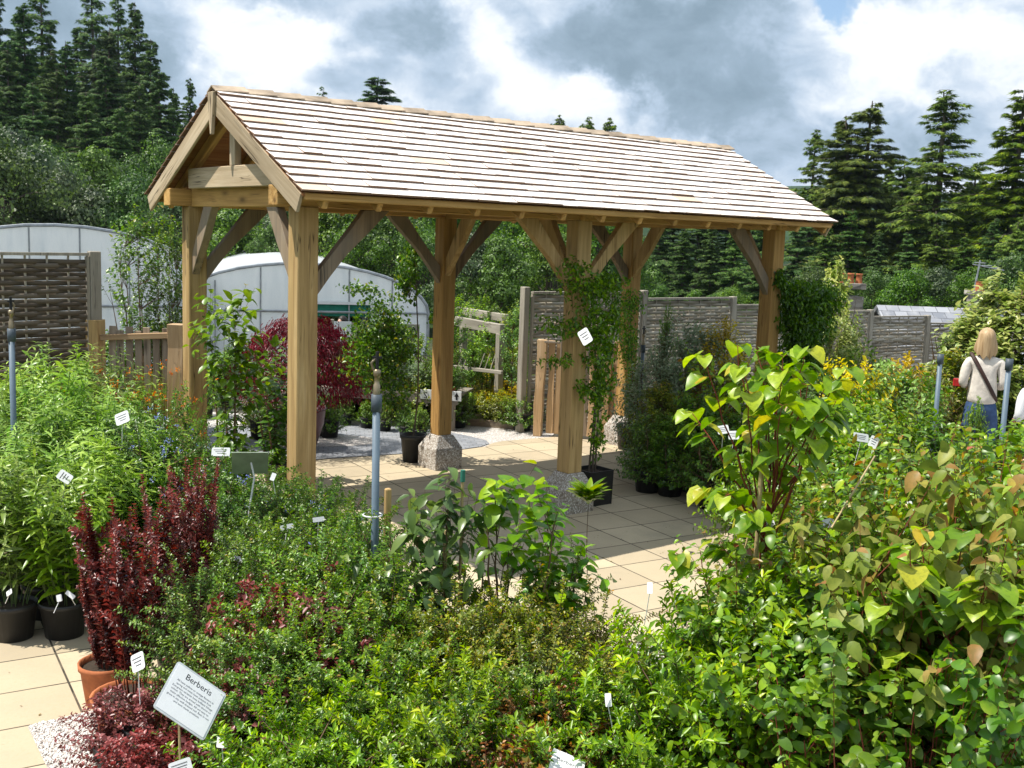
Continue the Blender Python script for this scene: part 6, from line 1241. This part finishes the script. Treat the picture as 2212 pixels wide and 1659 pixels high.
def broadtree(seed, H, R, mat, n=15000, ls=0.17, base=0.12):
    rg = np.random.default_rng(seed); lines = []; nc = 38; UU = []; cl = crown_pts(rg, nc, H*0.93, R*0.86, base+0.08, 'ball', 0.35); P = []; tr = curve((0, 0, 0), (0.1, 0, H*0.7), (0.2, 0.1, 0), 9); lines.append((tr, 0.03*H, 0.05))
    for c_ in cl:
        k = rg.integers(2, 8); q = curve(tr[k], c_, (0, 0, 0.1*H), 7); lines.append((q, 0.07, 0.015)); r = R*rg.uniform(0.20, 0.40); m_ = int(n/nc); d = unit(rg.normal(0, 1, (m_, 3))+np.array([0, 0, 0.25])); rad = rg.uniform(0.55, 1.0, m_)**0.5; lump = 1+0.25*np.sin(d[:, 0]*5+seed)*np.sin(d[:, 1]*6+1)+0.2*np.sin(d[:, 2]*7)
        P.append(c_+d*(rad*lump*r)[:, None]*np.array([1, 1, 0.8])); UU.append(d)
    P = np.concatenate(P); UU = np.concatenate(UU); m_ = len(P); D = rg.normal(0, 1, (m_, 3))+np.array([0, 0, -0.3]); U = rg.normal(0, .35, (m_, 3))+UU*1.0+np.array([0, 0, 0.25]); D = D-UU*(D*UU).sum(1, keepdims=True)*0.8; s = rg.uniform(0.6, 1.4, m_)*ls
    return [leaves('crown', P, D, U, s, s*0.75, mat, 'diamond', 0.15, None, rg), stems_mesh('trunk', lines, m_bark)]
TREES = {
 'c1': (14.0, lambda: conifer(1, 14, 2.7, G['conif2'], 1.0)[0]), 'c2': (14.0, lambda: conifer(2, 14, 2.9, G['conif2'], 1.0, twin=True)[0]), 'c3': (14.0, lambda: conifer(3, 14, 2.3, G['conif2'], 0.8, sparse_top=0.5)[0]),
 'd1': (18.0, lambda: conifer(4, 18, 3.2, G['conif'], 0.95)[0]), 'd2': (18.0, lambda: conifer(5, 18, 3.0, G['conif'], 0.8, sparse_top=0.6, bare=0.3)[0]), 'd3': (18.0, lambda: conifer(6, 18, 3.6, G['conif'], 1.0)[0]),
 'b1': (8.0, lambda: broadtree(7, 8, 3.4, G['treeg'])), 'b2': (8.0, lambda: broadtree(8, 8, 3.0, G['treel'])), 'b3': (8.0, lambda: broadtree(9, 8, 3.3, G['treegr'])), 'b4': (8.0, lambda: broadtree(10, 8, 2.6, G['treeg'], 12000, 0.13))}
TB = {}
def tree(kind, u, D, v, desc, wide=1.0, group=None):
    x, y = spot(u, D); zb = ground_z(x, y)-0.1; top = zat(v, u, D); H0, fn = TREES[kind]; h = top-zb
    root = thing('conifer' if kind[0] in 'cd' else 'broadleaf_tree', (x, y, zb), R_(0, 6.28), None, 'tree', group)
    if kind not in TB: TB[kind] = fn(); parts = TB[kind]
    else: parts = [p.copy() for p in TB[kind]]; [C.objects.link(p) for p in parts]
    s = h/H0
    for p in parts: p.parent = root; p.scale = (s*wide, s*wide, s)
    ALLP.append((root, desc, group)); return root
random.seed(77)
gcr = 'tall conifers on the right skyline'
for k, u, D, v, w in (('c3', 1712, 56, 280, 1.2), ('c2', 1822, 54, 218, 1.7), ('c3', 1975, 52, 196, 1.9), ('c1', 2135, 50, 198, 1.75), ('c1', 2235, 54, 330, 1.3), ('c1', 1905, 60, 400, 1.3), ('c2', 2060, 62, 420, 1.3), ('c1', 1760, 60, 330, 1.3), ('c2', 1935, 66, 350, 1.3), ('c1', 2180, 60, 300, 1.3), ('c3', 2090, 64, 380, 1.4), ('c1', 1870, 62, 330, 1.2)):
    tree(k, u, D, v, 'tall conifer on the right skyline', w, gcr)
gcl = 'tall conifers on the left hill'
for k, u, D, v, w in (('d1', 15, 70, -30, 1.1), ('d3', 75, 68, 10, 1.1), ('d2', 110, 74, -60, 1.2), ('d1', 160, 68, 90, 1.2), ('d2', 215, 72, -60, 1.2), ('d2', 268, 74, -30, 1.1), ('d1', 302, 70, 5, 1.0), ('d3', 335, 66, 85, 1.1), ('d1', 415, 72, 168, .8), ('d3', 240, 60, 120, 1.2), ('d3', 40, 60, 110, 1.2), ('d1', 380, 62, 190, 1.1), ('d3', 140, 56, 150, 1.3), ('d3', 310, 54, 180, 1.2), ('d1', -40, 64, 40, 1.2), ('d3', 90, 54, 180, 1.2), ('d3', 200, 52, 200, 1.2), ('d1', 400, 54, 260, 1.1), ('d1', 60, 78, 60, 1.2), ('d3', 190, 76, 60, 1.3), ('d1', 250, 66, 60, 1.2), ('d3', 350, 60, 150, 1.2), ('d1', 130, 66, 110, 1.2), ('d3', 5, 56, 170, 1.3), ('d3', 270, 50, 230, 1.2)):
    tree(k, u, D, v, 'tall dark conifer on the left hillside', w, gcl)
gb_ = 'broadleaf trees at the foot of the left hill'
for k, u, D, v, w in (('b3', 60, 40, 245, 1.0), ('b1', 15, 36, 300, 1.0), ('b2', 215, 42, 305, .85), ('b3', 165, 38, 340, .9), ('b1', 130, 46, 320, 1), ('b4', 300, 44, 330, .9), ('b4', 345, 50, 280, .8), ('b1', 280, 38, 380, .9), ('b3', 370, 40, 380, .8), ('b1', 430, 44, 400, .9)):
    tree(k, u, D, v, 'broadleaf tree behind the left polytunnel', w, gb_)
gm_ = 'trees seen under the shelter roof'
for k, u, D, v, w in (('b1', 490, 38, 430, 1), ('b3', 545, 40, 440, 1), ('d3', 600, 52, 300, 1), ('d1', 520, 56, 300, 1), ('b2', 590, 36, 470, .8), ('b1', 700, 38, 420, 1.0), ('b2', 760, 34, 470, .9), ('b1', 840, 36, 430, 1.0), ('d3', 720, 54, 300, 1), ('d3', 860, 56, 300, 1), ('b4', 900, 34, 470, .9), ('b3', 1000, 32, 480, .9), ('b1', 960, 40, 420, 1), ('b2', 1060, 31, 500, .9), ('b1', 1110, 38, 430, 1), ('b4', 1180, 34, 460, 1), ('d3', 1020, 54, 320, 1.1), ('d3', 1180, 56, 320, 1.1), ('b1', 1270, 38, 440, 1), ('b2', 1330, 40, 480, .9)):
    tree(k, u, D, v, 'tree seen beneath the shelter roof', w, gm_)
for k, u, D, v in (('d3', 800, 80, 165), ('d2', 688, 84, 188), ('c3', 1180, 84, 248), ('c3', 1240, 86, 252), ('c3', 1282, 85, 254)): tree(k, u, D, v, 'distant conifer tip poking above the shelter ridge', 2.2 if u == 800 else 1.2, 'conifer tips above the ridge')
gr2 = 'dark wood behind the right fence'
for k, u, D, v, w in (('d3', 1400, 50, 420, 1.2), ('d1', 1450, 46, 490, 1.2), ('d3', 1510, 44, 480, 1.2), ('d1', 1560, 43, 470, 1.2), ('d3', 1620, 46, 440, 1.2), ('d3', 1425, 60, 400, 1.7), ('d1', 1480, 58, 400, 1.7), ('d3', 1540, 60, 400, 1.8), ('d1', 1595, 58, 400, 1.7), ('c2', 1765, 57, 345, 1.7), ('c1', 1900, 57, 350, 1.8), ('c2', 2050, 57, 350, 1.7), ('c1', 2190, 57, 340, 1.7), ('b2', 1410, 34, 610, .8), ('b2', 1480, 33, 620, .8), ('b4', 1560, 33, 610, .8), ('b2', 1640, 34, 600, .8),
                      ('d3', 1690, 46, 440, 1.3), ('c2', 1730, 58, 400, 1.4), ('c1', 1790, 66, 380, 1.5), ('c2', 1850, 58, 420, 1.5), ('c1', 1915, 64, 430, 1.6), ('c2', 2030, 60, 440, 1.5), ('c1', 2085, 58, 430, 1.5), ('c2', 1960, 56, 440, 1.5), ('d1', 1750, 44, 480, 1.3), ('d3', 1800, 46, 450, 1.3), ('d1', 1860, 44, 500, 1.3), ('d3', 1920, 46, 500, 1.3), ('c2', 1980, 44, 480, 1.3), ('d3', 2040, 46, 510, 1.3), ('d1', 2100, 44, 470, 1.3), ('c2', 2160, 42, 460, 1.3), ('d3', 2215, 44, 440, 1.3), ('b4', 1720, 38, 560, .9), ('b1', 1790, 37, 590, .9), ('b4', 1860, 38, 570, .9), ('b1', 1930, 37, 580, .9), ('b3', 2000, 38, 560, .9), ('b4', 2070, 37, 570, .9), ('b1', 2140, 38, 550, .9), ('b4', 2210, 36, 560, .9)):
    tree(k, u, D, v, 'dark tree in the wood behind the right fence', w, gr2)
label_groups()
